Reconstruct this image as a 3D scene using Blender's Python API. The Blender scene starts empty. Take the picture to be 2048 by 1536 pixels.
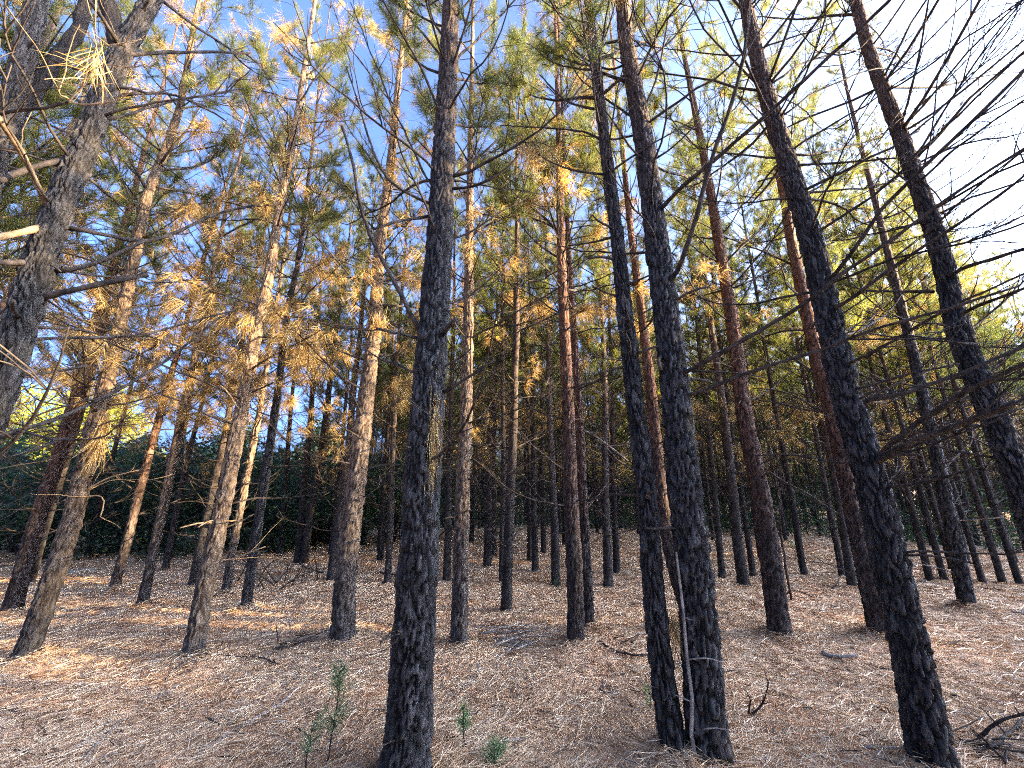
import bpy, math, random
import numpy as np
from mathutils import Vector, Matrix, Quaternion

R = math.radians
rng = np.random.default_rng(7)
random.seed(7)
scene = bpy.context.scene
COL = scene.collection

# ------------------------------------------------------------------ camera
FPX, TILT, CAMH = 780.0, R(14.9), 1.6          # focal length in photo pixels, upward tilt, eye height
cam_d = bpy.data.cameras.new('camera')
cam_d.sensor_width = 36.0
cam_d.lens = 36.0 * FPX / 2048.0
cam_d.clip_start, cam_d.clip_end = 0.05, 800
cam = bpy.data.objects.new('camera', cam_d)
cam.location = (0, 0, CAMH)
cam.rotation_euler = (math.pi / 2 + TILT, 0, 0)
COL.objects.link(cam)
scene.camera = cam

# ------------------------------------------------------------------ sky, sun, exposure
SUN_AZ, SUN_EL = R(96), R(14.0)                  # clockwise from +Y, low golden sun
world = bpy.data.worlds.new('World')
scene.world = world
world.use_nodes = True
wn = world.node_tree.nodes
wl = world.node_tree.links
sky = wn.new('ShaderNodeTexSky')
sky.sky_type = 'NISHITA'
sky.sun_disc = False
sky.sun_elevation = SUN_EL
sky.sun_rotation = SUN_AZ
sky.altitude = 300
sky.air_density = 0.35
sky.dust_density = 10.0
sky.ozone_density = 5.0
wl.new(sky.outputs[0], wn['Background'].inputs[0])
wn['Background'].inputs[1].default_value = 0.15

sun_d = bpy.data.lights.new('sun', 'SUN')
sun_d.energy = 4.4
sun_d.angle = R(0.5)
sun_d.color = (1.0, 0.76, 0.44)
sun = bpy.data.objects.new('sun', sun_d)
S = Vector((math.sin(SUN_AZ) * math.cos(SUN_EL), math.cos(SUN_AZ) * math.cos(SUN_EL), math.sin(SUN_EL)))
sun.rotation_euler = S.to_track_quat('Z', 'Y').to_euler()
sun.location = (20, 6, 20)
COL.objects.link(sun)

scene.view_settings.view_transform = 'Standard'
scene.view_settings.look = 'None'
scene.view_settings.gamma = 1.0
scene.view_settings.exposure = 3.6
scene.cycles.use_denoising = False
scene.cycles.filter_width = 1.1
scene.cycles.max_bounces = 6
scene.cycles.diffuse_bounces = 3
scene.cycles.transparent_max_bounces = 4
scene.cycles.sample_clamp_indirect = 6.0

# ------------------------------------------------------------------ pixel helpers (photo pixels -> ground / vertical planes)
CT, ST = math.cos(TILT), math.sin(TILT)
def ray(px, py):
    u, v = (px - 1024.0) / FPX, (768.0 - py) / FPX
    return np.array([u, CT - v * ST, ST + v * CT])
def gz(x, y):
    """height of the ground"""
    x = np.asarray(x, float); y = np.asarray(y, float)
    h = 0.035 * np.sin(x * 0.9 + 1.3) * np.sin(y * 0.75 + 0.4) + 0.02 * np.sin(x * 2.3 + y * 1.1) + 0.012 * np.sin(4.1 * x - 3.3 * y + 1.0)
    for bx, by, br in MOUNDS:
        h = h + 0.07 * np.exp(-((x - bx) ** 2 + (y - by) ** 2) / (br * br))
    return h
MOUNDS = []
def ground_px(px, py):
    d = ray(px, py)
    t = CAMH / -d[2]
    p = np.array([0, 0, CAMH]) + d * t
    return np.array([p[0], p[1], 0.0])
def plane_px(px, py, base):
    """the pixel's point on the upright plane through base that faces the camera"""
    d = ray(px, py)
    n = np.array([base[0], base[1], 0.0]); n /= np.linalg.norm(n)
    t = (n @ base) / (n @ d)
    return np.array([0, 0, CAMH]) + d * t

# ------------------------------------------------------------------ materials
def new_mat(name):
    m = bpy.data.materials.new(name); m.use_nodes = True
    return m, m.node_tree.nodes, m.node_tree.links, m.node_tree.nodes['Principled BSDF']
def node(n, kind, **kw):
    x = n.new(kind)
    for k, v in kw.items():
        setattr(x, k, v)
    return x
def ramp(n, stops):
    r = n.new('ShaderNodeValToRGB')
    e = r.color_ramp.elements
    while len(e) < len(stops): e.new(0.5)
    for i, (p, c) in enumerate(stops):
        e[i].position = p; e[i].color = (*c, 1)
    return r

def bark_material(name, low_a, low_b, crack, high_a, high_b, z0, z1, bump=1.0):
    m, n, l, b = new_mat(name)
    tc = node(n, 'ShaderNodeTexCoord')
    mp = node(n, 'ShaderNodeMapping'); mp.inputs['Scale'].default_value = (1, 1, 0.3)
    l.new(tc.outputs['Object'], mp.inputs[0])
    info = node(n, 'ShaderNodeObjectInfo')
    no = node(n, 'ShaderNodeTexNoise'); no.inputs['Scale'].default_value = 9; no.inputs['Detail'].default_value = 6
    no.inputs['Roughness'].default_value = 0.65
    l.new(mp.outputs[0], no.inputs['Vector'])
    fine = node(n, 'ShaderNodeTexNoise'); fine.inputs['Scale'].default_value = 70; fine.inputs['Detail'].default_value = 5
    l.new(mp.outputs[0], fine.inputs['Vector'])
    vo = node(n, 'ShaderNodeTexVoronoi'); vo.inputs['Scale'].default_value = 26; vo.feature = 'F1'
    wv = node(n, 'ShaderNodeMixRGB'); wv.blend_type = 'ADD'; wv.inputs[0].default_value = 0.06
    l.new(mp.outputs[0], wv.inputs[1]); l.new(fine.outputs['Color'], wv.inputs[2])
    l.new(wv.outputs[0], vo.inputs['Vector'])
    at = node(n, 'ShaderNodeAttribute', attribute_name='plate')      # r = per-plate tint, g = crack mask
    sp = node(n, 'ShaderNodeSeparateColor')
    l.new(at.outputs['Color'], sp.inputs[0])
    def pair(a, bb):
        r = ramp(n, [(0.3, a), (0.72, bb)])
        mx = node(n, 'ShaderNodeMath', operation='MULTIPLY_ADD'); mx.inputs[1].default_value = 0.45
        l.new(sp.outputs[0], mx.inputs[0])
        s2 = node(n, 'ShaderNodeMath', operation='MULTIPLY'); s2.inputs[1].default_value = 0.55
        l.new(no.outputs[0], s2.inputs[0]); l.new(s2.outputs[0], mx.inputs[2])
        l.new(mx.outputs[0], r.inputs[0])
        return r
    lo, hi = pair(low_a, low_b), pair(high_a, high_b)
    sz = node(n, 'ShaderNodeSeparateXYZ'); l.new(tc.outputs['Object'], sz.inputs[0])
    mr = node(n, 'ShaderNodeMapRange'); mr.inputs[1].default_value = z0; mr.inputs[2].default_value = z1
    ad = node(n, 'ShaderNodeMath', operation='MULTIPLY_ADD'); ad.inputs[1].default_value = 1.6
    l.new(no.outputs[0], ad.inputs[0]); l.new(sz.outputs[2], ad.inputs[2])
    l.new(ad.outputs[0], mr.inputs[0])
    mz = node(n, 'ShaderNodeMixRGB'); l.new(mr.outputs[0], mz.inputs[0]); l.new(lo.outputs[0], mz.inputs[1]); l.new(hi.outputs[0], mz.inputs[2])
    mc = node(n, 'ShaderNodeMixRGB'); l.new(sp.outputs[1], mc.inputs[0]); l.new(mz.outputs[0], mc.inputs[1]); mc.inputs[2].default_value = (*crack, 1)
    # pale flakes
    fl = ramp(n, [(0.60, (0, 0, 0)), (0.70, (1, 1, 1))]); l.new(fine.outputs[0], fl.inputs[0])
    mf = node(n, 'ShaderNodeMixRGB', blend_type='MIX')
    fs = node(n, 'ShaderNodeMath', operation='MULTIPLY'); fs.inputs[1].default_value = 0.35
    l.new(fl.outputs[0], fs.inputs[0]); l.new(fs.outputs[0], mf.inputs[0]); l.new(mc.outputs[0], mf.inputs[1])
    mf.inputs[2].default_value = (*(min(1, c * 1.7) for c in low_b), 1)
    hv = node(n, 'ShaderNodeHueSaturation')
    vr = node(n, 'ShaderNodeMapRange'); vr.inputs[3].default_value = 0.8; vr.inputs[4].default_value = 1.25
    l.new(info.outputs['Random'], vr.inputs[0]); l.new(vr.outputs[0], hv.inputs['Value']); l.new(mf.outputs[0], hv.inputs['Color'])
    l.new(hv.outputs[0], b.inputs['Base Color'])
    b.inputs['Roughness'].default_value = 0.85
    b.inputs['Specular IOR Level'].default_value = 0.25
    bm = node(n, 'ShaderNodeBump'); bm.inputs['Strength'].default_value = 1.0 * bump; bm.inputs['Distance'].default_value = 0.02
    hs = node(n, 'ShaderNodeMath', operation='MULTIPLY_ADD'); hs.inputs[1].default_value = 0.6
    l.new(fine.outputs[0], hs.inputs[0]); l.new(vo.outputs['Distance'], hs.inputs[2])
    l.new(hs.outputs[0], bm.inputs['Height']); l.new(bm.outputs[0], b.inputs['Normal'])
    return m

M = {}
M['bark'] = bark_material('pine_bark', (0.009, 0.008, 0.008), (0.075, 0.071, 0.070), (0.006, 0.0045, 0.004), (0.06, 0.036, 0.025), (0.14, 0.095, 0.07), 3.8, 7.5)
M['bark_red'] = bark_material('red_pine_bark', (0.022, 0.015, 0.013), (0.085, 0.070, 0.065), (0.022, 0.012, 0.008), (0.125, 0.056, 0.032), (0.21, 0.11, 0.07), 1.6, 4.2)
M['bark_pale'] = bark_material('pale_pine_bark', (0.020, 0.017, 0.016), (0.095, 0.088, 0.085), (0.022, 0.014, 0.011), (0.13, 0.082, 0.052), (0.26, 0.19, 0.125), 1.0, 3.2)
M['bark_grey'] = bark_material('grey_scaly_bark', (0.013, 0.011, 0.010), (0.085, 0.077, 0.070), (0.011, 0.008, 0.007), (0.022, 0.017, 0.014), (0.12, 0.098, 0.080), 3.0, 6.0)
M['bark_far'] = bark_material('distant_pine_bark', (0.015, 0.013, 0.013), (0.052, 0.046, 0.044), (0.014, 0.010, 0.008), (0.08, 0.05, 0.035), (0.15, 0.10, 0.07), 2.0, 6.0, 0.6)

def twig_material(name, a, bcol):
    m, n, l, b = new_mat(name)
    tc = node(n, 'ShaderNodeTexCoord')
    no = node(n, 'ShaderNodeTexNoise'); no.inputs['Scale'].default_value = 14; no.inputs['Detail'].default_value = 4
    l.new(tc.outputs['Object'], no.inputs['Vector'])
    r = ramp(n, [(0.35, a), (0.68, bcol)]); l.new(no.outputs[0], r.inputs[0])
    l.new(r.outputs[0], b.inputs['Base Color'])
    bm = node(n, 'ShaderNodeBump'); bm.inputs['Strength'].default_value = 0.7; bm.inputs['Distance'].default_value = 0.006
    f = node(n, 'ShaderNodeTexNoise'); f.inputs['Scale'].default_value = 90; l.new(tc.outputs['Object'], f.inputs['Vector'])
    l.new(f.outputs[0], bm.inputs['Height']); l.new(bm.outputs[0], b.inputs['Normal'])
    b.inputs['Roughness'].default_value = 0.85; b.inputs['Specular IOR Level'].default_value = 0.2
    return m
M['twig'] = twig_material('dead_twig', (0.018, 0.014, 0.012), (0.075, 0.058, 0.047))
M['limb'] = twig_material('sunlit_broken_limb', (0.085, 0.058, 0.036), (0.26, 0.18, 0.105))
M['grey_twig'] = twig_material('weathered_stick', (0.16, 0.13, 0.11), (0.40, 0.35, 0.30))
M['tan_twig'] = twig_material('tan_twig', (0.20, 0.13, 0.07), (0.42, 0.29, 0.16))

def leaf_material(name, stops, trans=0.35, tcol=None, patches=False):
    m, n, l, b = new_mat(name)
    g = node(n, 'ShaderNodeNewGeometry')
    r = ramp(n, stops); l.new(g.outputs['Random Per Island'], r.inputs[0])
    info = node(n, 'ShaderNodeObjectInfo')
    hv = node(n, 'ShaderNodeHueSaturation')
    vr = node(n, 'ShaderNodeMapRange'); vr.inputs[3].default_value = 0.8; vr.inputs[4].default_value = 1.25
    l.new(info.outputs['Random'], vr.inputs[0]); l.new(vr.outputs[0], hv.inputs['Value']); l.new(r.outputs[0], hv.inputs['Color'])
    if patches:                                        # russet and pale drifts of needles on the floor
        tc = node(n, 'ShaderNodeTexCoord')
        pn = node(n, 'ShaderNodeTexNoise'); pn.inputs['Scale'].default_value = 1.6; pn.inputs['Detail'].default_value = 7; pn.inputs['Roughness'].default_value = 0.7
        l.new(tc.outputs['Object'], pn.inputs['Vector'])
        pr = ramp(n, [(0.34, (0.72, 0.56, 0.46)), (0.46, (0.96, 0.87, 0.79)), (0.58, (1.08, 1.05, 1.0))]); l.new(pn.outputs[0], pr.inputs[0])
        pm = node(n, 'ShaderNodeMixRGB', blend_type='MULTIPLY'); pm.inputs[0].default_value = 1
        l.new(r.outputs[0], pm.inputs[1]); l.new(pr.outputs[0], pm.inputs[2]); l.new(pm.outputs[0], hv.inputs['Color'])
    l.new(hv.outputs[0], b.inputs['Base Color'])
    b.inputs['Roughness'].default_value = 0.5; b.inputs['Specular IOR Level'].default_value = 0.3
    t = node(n, 'ShaderNodeBsdfTranslucent')
    tm = node(n, 'ShaderNodeMixRGB', blend_type='MULTIPLY'); tm.inputs[0].default_value = 1
    l.new(hv.outputs[0], tm.inputs[1]); tm.inputs[2].default_value = (*(tcol or (1.5, 1.5, 1.0)), 1)
    l.new(tm.outputs[0], t.inputs[0])
    mx = node(n, 'ShaderNodeMixShader'); mx.inputs[0].default_value = trans
    l.new(b.outputs[0], mx.inputs[1]); l.new(t.outputs[0], mx.inputs[2])
    l.new(mx.outputs[0], n['Material Output'].inputs[0])
    return m
M['green'] = leaf_material('green_needles', [(0.0, (0.06, 0.085, 0.032)), (0.5, (0.11, 0.13, 0.045)), (0.85, (0.17, 0.17, 0.06)), (1.0, (0.24, 0.19, 0.07))], 0.5, (1.9, 1.8, 0.9))
M['brown'] = leaf_material('dead_needles', [(0.0, (0.27, 0.155, 0.05)), (0.5, (0.44, 0.31, 0.12)), (1.0, (0.58, 0.46, 0.22))], 0.4, (1.3, 1.15, 0.8))
M['shrub'] = leaf_material('shrub_leaves', [(0.0, (0.022, 0.045, 0.03)), (0.6, (0.04, 0.075, 0.04)), (1.0, (0.07, 0.10, 0.05))], 0.35)
M['sapling'] = leaf_material('sapling_needles', [(0.0, (0.14, 0.22, 0.11)), (0.6, (0.22, 0.30, 0.16)), (1.0, (0.32, 0.38, 0.21))], 0.4, (1.3, 1.4, 1.0))
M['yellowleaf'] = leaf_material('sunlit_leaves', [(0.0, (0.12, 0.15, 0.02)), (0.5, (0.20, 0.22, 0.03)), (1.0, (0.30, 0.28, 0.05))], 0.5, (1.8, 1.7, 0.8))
M['litter'] = leaf_material('fallen_needles', [(0.0, (0.21, 0.12, 0.066)), (0.18, (0.48, 0.315, 0.185)), (0.55, (0.76, 0.575, 0.38)), (1.0, (0.91, 0.78, 0.575))], 0.15, (1, 1, 1), True)

def ground_material():
    m, n, l, b = new_mat('needle_floor')
    tc = node(n, 'ShaderNodeTexCoord')
    big = node(n, 'ShaderNodeTexNoise'); big.inputs['Scale'].default_value = 0.55; big.inputs['Detail'].default_value = 5
    mid = node(n, 'ShaderNodeTexNoise'); mid.inputs['Scale'].default_value = 4.5; mid.inputs['Detail'].default_value = 7; mid.inputs['Roughness'].default_value = 0.7
    st = node(n, 'ShaderNodeMapping'); st.inputs['Scale'].default_value = (16, 60, 16); st.inputs['Rotation'].default_value = (0, 0, 0.5)
    st2 = node(n, 'ShaderNodeMapping'); st2.inputs['Scale'].default_value = (70, 15, 16); st2.inputs['Rotation'].default_value = (0, 0, 0.3)
    f1 = node(n, 'ShaderNodeTexNoise'); f1.inputs['Scale'].default_value = 1; f1.inputs['Detail'].default_value = 4; f1.inputs['Distortion'].default_value = 1.2
    f2 = node(n, 'ShaderNodeTexNoise'); f2.inputs['Scale'].default_value = 1; f2.inputs['Detail'].default_value = 4; f2.inputs['Distortion'].default_value = 1.2
    for q in (big, mid): l.new(tc.outputs['Object'], q.inputs['Vector'])
    for s, f in ((st, f1), (st2, f2)):
        l.new(tc.outputs['Object'], s.inputs[0]); l.new(s.outputs[0], f.inputs['Vector'])
    mxf = node(n, 'ShaderNodeMath', operation='MAXIMUM'); l.new(f1.outputs[0], mxf.inputs[0]); l.new(f2.outputs[0], mxf.inputs[1])
    r1 = ramp(n, [(0.36, (0.33, 0.215, 0.13)), (0.50, (0.61, 0.46, 0.315)), (0.66, (0.84, 0.69, 0.51))])
    l.new(mxf.outputs[0], r1.inputs[0])
    r2 = ramp(n, [(0.30, (0.60, 0.45, 0.37)), (0.5, (1.0, 0.88, 0.78)), (0.7, (1.12, 1.08, 1.04))])
    l.new(mid.outputs[0], r2.inputs[0])
    a = node(n, 'ShaderNodeMixRGB', blend_type='MULTIPLY'); a.inputs[0].default_value = 0.85
    l.new(r1.outputs[0], a.inputs[1]); l.new(r2.outputs[0], a.inputs[2])
    r3 = ramp(n, [(0.35, (1.05, 0.86, 0.74)), (0.65, (0.95, 0.97, 0.98))]); l.new(big.outputs[0], r3.inputs[0])
    c = node(n, 'ShaderNodeMixRGB', blend_type='MULTIPLY'); c.inputs[0].default_value = 1
    l.new(a.outputs[0], c.inputs[1]); l.new(r3.outputs[0], c.inputs[2])
    l.new(c.outputs[0], b.inputs['Base Color'])
    b.inputs['Roughness'].default_value = 0.9; b.inputs['Specular IOR Level'].default_value = 0.15
    hh = node(n, 'ShaderNodeMath', operation='MULTIPLY_ADD'); hh.inputs[1].default_value = 2.0
    l.new(mid.outputs[0], hh.inputs[0]); l.new(mxf.outputs[0], hh.inputs[2])
    bm = node(n, 'ShaderNodeBump'); bm.inputs['Strength'].default_value = 0.8; bm.inputs['Distance'].default_value = 0.03
    l.new(hh.outputs[0], bm.inputs['Height']); l.new(bm.outputs[0], b.inputs['Normal'])
    return m
M['ground'] = ground_material()

# ------------------------------------------------------------------ mesh helpers
class Geo:
    """collects vertices and triangles with material slots"""
    def __init__(self): self.v, self.t, self.m, self.n = [], [], [], 0
    def add(self, v, t, mat=0):
        v = np.asarray(v, float).reshape(-1, 3); t = np.asarray(t, np.int64).reshape(-1, 3)
        self.v.append(v); self.t.append(t + self.n); self.m.append(np.full(len(t), mat, np.int32)); self.n += len(v)
    def arrays(self):
        if not self.v: return np.zeros((0, 3)), np.zeros((0, 3), np.int64), np.zeros(0, np.int32)
        return np.vstack(self.v), np.vstack(self.t), np.concatenate(self.m)
    def mesh(self, name, mats, smooth=False):
        v, t, m = self.arrays()
        return tri_mesh(name, v, t, mats, m, smooth)
def tri_mesh(name, v, t, mats, mi=None, smooth=False):
    me = bpy.data.meshes.new(name)
    me.vertices.add(len(v)); me.vertices.foreach_set('co', np.ascontiguousarray(v, np.float32).ravel())
    k = t.shape[1]
    me.loops.add(t.size); me.loops.foreach_set('vertex_index', np.ascontiguousarray(t, np.int32).ravel())
    me.polygons.add(len(t))
    me.polygons.foreach_set('loop_start', np.arange(0, t.size, k, dtype=np.int32))
    me.polygons.foreach_set('loop_total', np.full(len(t), k, np.int32))
    if mi is not None: me.polygons.foreach_set('material_index', mi.astype(np.int32))
    if smooth: me.polygons.foreach_set('use_smooth', np.ones(len(t), bool))
    for mm in mats: me.materials.append(mm)
    me.update(calc_edges=True)
    return me
def frames(p):
    """a side and an up vector at each point of a path"""
    p = np.asarray(p, float)
    d = np.gradient(p, axis=0); d /= np.linalg.norm(d, axis=1)[:, None] + 1e-9
    ref = np.array([0.0, 0, 1]) if abs(d[:, 2]).mean() < 0.75 else np.array([1.0, 0, 0])
    a = np.cross(d, ref); a /= np.linalg.norm(a, axis=1)[:, None] + 1e-9
    return d, a, np.cross(a, d)
def tube(p, r, k=5, cap=True):
    p = np.asarray(p, float); r = np.broadcast_to(np.asarray(r, float), (len(p),))
    d, a, b = frames(p)
    th = np.linspace(0, 2 * np.pi, k, endpoint=False)
    v = (p[:, None] + r[:, None, None] * (a[:, None] * np.cos(th)[None, :, None] + b[:, None] * np.sin(th)[None, :, None])).reshape(-1, 3)
    n = len(p)
    i, j = np.meshgrid(np.arange(n - 1), np.arange(k), indexing='ij')
    q = np.stack([i * k + j, i * k + (j + 1) % k, (i + 1) * k + (j + 1) % k, (i + 1) * k + j], -1).reshape(-1, 4)
    t = np.vstack([q[:, [0, 1, 2]], q[:, [0, 2, 3]]])[:, ::-1]
    if cap:
        v = np.vstack([v, p[-1:], p[:1]])
        j = np.arange(k)
        t = np.vstack([t, np.stack([(n - 1) * k + j, (n - 1) * k + (j + 1) % k, np.full(k, n * k)], -1)[:, ::-1], np.stack([j, (j + 1) % k, np.full(k, n * k + 1)], -1)])
    return v, t
def needles(org, dirs, length, width, r, droop=0.0, seg=1):
    """thin pointed needles: each one or two tapering facets of its own"""
    org = np.asarray(org, float); dirs = np.asarray(dirs, float)
    dirs = dirs / (np.linalg.norm(dirs, axis=1)[:, None] + 1e-9)
    n = len(org)
    rv = r.normal(size=(n, 3)); s = np.cross(dirs, rv); s /= np.linalg.norm(s, axis=1)[:, None] + 1e-9
    w = np.broadcast_to(width, (n,))[:, None]; L = np.broadcast_to(length, (n,))[:, None]
    if seg == 1:
        tip = org + dirs * L; tip[:, 2] -= droop * L[:, 0]
        v = np.stack([org - s * w / 2, org + s * w / 2, tip], 1).reshape(-1, 3)
        return v, np.arange(3 * n).reshape(-1, 3)
    midp = org + dirs * L * 0.5
    d2 = dirs.copy(); d2[:, 2] -= droop; d2 += r.normal(size=(n, 3)) * 0.12
    d2 /= np.linalg.norm(d2, axis=1)[:, None]
    tip = midp + d2 * L * 0.5
    v = np.stack([org - s * w / 2, org + s * w / 2, midp + s * w * 0.5, midp - s * w * 0.5, tip], 1).reshape(-1, 3)
    b = (np.arange(n) * 5)[:, None]
    t = np.concatenate([b + [0, 1, 2], b + [0, 2, 3], b + [3, 2, 4]], 1).reshape(-1, 3)
    return v, t
def bend(p0, d0, L, n, r, up=0.0, wob=0.1):
    """a wandering path from p0 along d0 that bends upwards by up"""
    d = np.asarray(d0, float); d = d / np.linalg.norm(d)
    p = [np.asarray(p0, float)]
    for i in range(n):
        d = d + np.array([0, 0, up / n]) + r.normal(size=3) * wob
        d /= np.linalg.norm(d)
        p.append(p[-1] + d * L / n)
    return np.array(p)
def empty(name, loc, rot=None, label=None, cat=None, group=None):
    o = bpy.data.objects.new(name, None); o.empty_display_size = 0.2
    COL.objects.link(o); o.location = loc
    if rot is not None: o.rotation_euler = rot
    tag(o, label, cat, group)
    return o
def tag(o, label=None, cat=None, group=None, kind=None):
    if label: o['label'] = label
    if cat: o['category'] = cat
    if group: o['group'] = group
    if kind: o['kind'] = kind
    return o
def obj(name, me, parent=None, loc=None, mat4=None):
    o = bpy.data.objects.new(name, me); COL.objects.link(o)
    if parent is not None: o.parent = parent
    if mat4 is not None: o.matrix_local = mat4
    elif loc is not None: o.location = loc
    return o

# ------------------------------------------------------------------ branch library (local +X outwards, +Z up)
def tuft(pt, d, r, n, L, w, spread, droop, back=0.10):
    d = np.asarray(d, float); d = d / np.linalg.norm(d)
    org = np.asarray(pt) - d * (r.random(n)[:, None] * back)
    rv = r.normal(size=(n, 3)); rv -= (rv @ d)[:, None] * d; rv /= np.linalg.norm(rv, axis=1)[:, None] + 1e-9
    a = r.uniform(0.15, spread, n)[:, None]
    dirs = d * np.cos(a) + rv * np.sin(a)
    dirs[:, 2] -= droop * r.random(n)
    return needles(org, dirs, L * r.uniform(0.7, 1.15, n), w, r, 0.1 + droop * 0.3, 1)

def make_branch(seed, kind, wm=1.0, nm=1.0):
    r = np.random.default_rng(seed)
    wood, leaf = Geo(), Geo()
    if kind == 'stub':
        L = r.uniform(0.08, 0.3); rad = r.uniform(0.007, 0.013)
        p = bend((0, 0, 0), (1, 0, r.uniform(-0.15, 0.5)), L, 4, r, 0.1, 0.12)
        wood.add(*tube(p, np.linspace(rad, rad * 0.65, 5), 6))
    elif kind in ('dead', 'long'):
        L = r.uniform(0.6, 1.5) if kind == 'dead' else r.uniform(1.6, 2.5)
        rad = 0.005 + (0.005 if kind == 'dead' else 0.0032) * L
        p = bend((0, 0, 0), (1, 0, r.uniform(-0.1, 0.5)), L, 10, r, r.uniform(-0.1, 0.6), 0.12)
        wood.add(*tube(p, np.linspace(rad, 0.0022, 11), 6))
        for i in range(int(r.integers(5, 9) + (8 if kind == 'long' else 0))):
            k = int(r.integers(3, 10)); side = 1 if r.random() < 0.5 else -1
            d = p[k] - p[k - 1]; d = d / np.linalg.norm(d)
            dd = d * 0.8 + np.array([-d[1], d[0], 0]) * side * r.uniform(0.3, 1.0) + np.array([0, 0, r.uniform(-0.25, 0.6)])
            l2 = L * r.uniform(0.15, 0.4)
            q = bend(p[k], dd, l2, 6, r, r.uniform(-0.2, 0.6), 0.13)
            wood.add(*tube(q, np.linspace(0.0042, 0.0016, 7), 4, False))
            if r.random() < 0.6:
                q2 = bend(q[3], q[3] - q[2] + r.normal(size=3) * 0.05 * l2, l2 * 0.5, 4, r, 0.2, 0.15)
                wood.add(*tube(q2, np.linspace(0.0028, 0.0014, 5), 3, False))
    else:
        brown = kind == 'brown'
        L = r.uniform(0.7, 1.3) if brown else r.uniform(1.0, 1.9)
        rad = 0.006 + 0.0055 * L
        p = bend((0, 0, 0), (1, 0, r.uniform(0.1, 0.5) if brown else r.uniform(0.45, 1.1)), L, 10, r, r.uniform(0.2, 0.7), 0.07)
        wood.add(*tube(p, np.linspace(rad, 0.003, 11), 6))
        ends = [(p[-1], p[-1] - p[-2])]
        for i in range(int(r.integers(9, 13)) if brown else int(r.integers(12, 17))):
            k = int(r.integers(3, 11)); side = 1 if i % 2 else -1
            d = p[k] - p[k - 1]; d = d / np.linalg.norm(d)
            dd = d * 0.8 + np.array([-d[1], d[0], 0]) * side * r.uniform(0.4, 1.0) + np.array([0, 0, r.uniform(-0.2, 0.5)])
            l2 = L * r.uniform(0.14, 0.34)
            q = bend(p[k], dd, l2, 5, r, 0.5, 0.12)
            wood.add(*tube(q, np.linspace(0.0042, 0.002, 6), 4, False))
            ends.append((q[-1], q[-1] - q[-2]))
            for _ in range(int(r.integers(0, 3))):
                q2 = bend(q[2], q[2] - q[1] + r.normal(size=3) * 0.04, l2 * 0.6, 4, r, 0.4, 0.12)
                wood.add(*tube(q2, np.linspace(0.003, 0.0018, 5), 3, False))
                ends.append((q2[-1], q2[-1] - q2[-2]))
        for e, d in ends:
            if brown:
                if r.random() < 0.72: leaf.add(*tuft(e, d, r, int(r.integers(22, 46) * nm), 0.16, 0.0042 * wm, 1.1, 1.3, 0.14), 1)
            else:
                x = r.random()
                if x < 0.72: leaf.add(*tuft(e, d, r, int(r.integers(44, 74) * nm), 0.18, 0.0038 * wm, 1.15, 0.1, 0.16), 0)
                elif x < 0.80: leaf.add(*tuft(e, d, r, 24, 0.15, 0.004 * wm, 1.0, 1.0, 0.12), 1)
    return wood, leaf
LIB, FLIB = {}, {}
for kind, cnt in (('stub', 6), ('dead', 8), ('long', 6), ('brown', 8), ('live', 8)):
    LIB[kind] = []
    for i in range(cnt):
        w, f = make_branch(100 * len(LIB) + i, kind)
        wm = w.mesh('branch_' + kind, [M['twig']], True)
        fm = f.mesh('foliage_' + kind, [M['green'], M['brown']]) if f.n else None
        LIB[kind].append((wm, fm, w.arrays(), f.arrays()))
    FLIB[kind] = []
    for i in range(cnt):
        w, f = make_branch(7000 + 100 * len(FLIB) + i, kind, 1.6, 0.62)
        FLIB[kind].append((None, None, w.arrays(), f.arrays()))

# ------------------------------------------------------------------ bark trunks
def hash2(i, j, s):
    x = np.sin(i * 127.1 + j * 311.7 + s * 74.7) * 43758.5453
    return x - np.floor(x)
def plates(u, v, nu, seed):
    """elongated cells on an unrolled trunk: nearest distances, cell value, offset inside the cell"""
    iu, iv = np.floor(u), np.floor(v)
    f1 = np.full(u.shape, 9.0); f2 = np.full(u.shape, 9.0); val = np.zeros(u.shape); off = np.zeros(u.shape)
    for du in (-1, 0, 1):
        for dv in (-2, -1, 0, 1, 2):
            cu, cv = iu + du, iv + dv
            cw = np.mod(cu, nu)
            px = cu + 0.5 + (hash2(cw, cv, seed) - 0.5) * 0.9
            py = cv + 0.5 + (hash2(cw, cv, seed + 5) - 0.5) * 0.9
            d = np.maximum(np.abs(u - px), np.abs(v - py) * 0.85) * 0.6 + 0.4 * np.hypot(u - px, v - py)
            new = d < f1
            f2 = np.where(new, f1, np.minimum(f2, d))
            val = np.where(new, hash2(cw, cv, seed + 9), val); off = np.where(new, v - py, off)
            f1 = np.where(new, d, f1)
    return f1, f2, val, off
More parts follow.
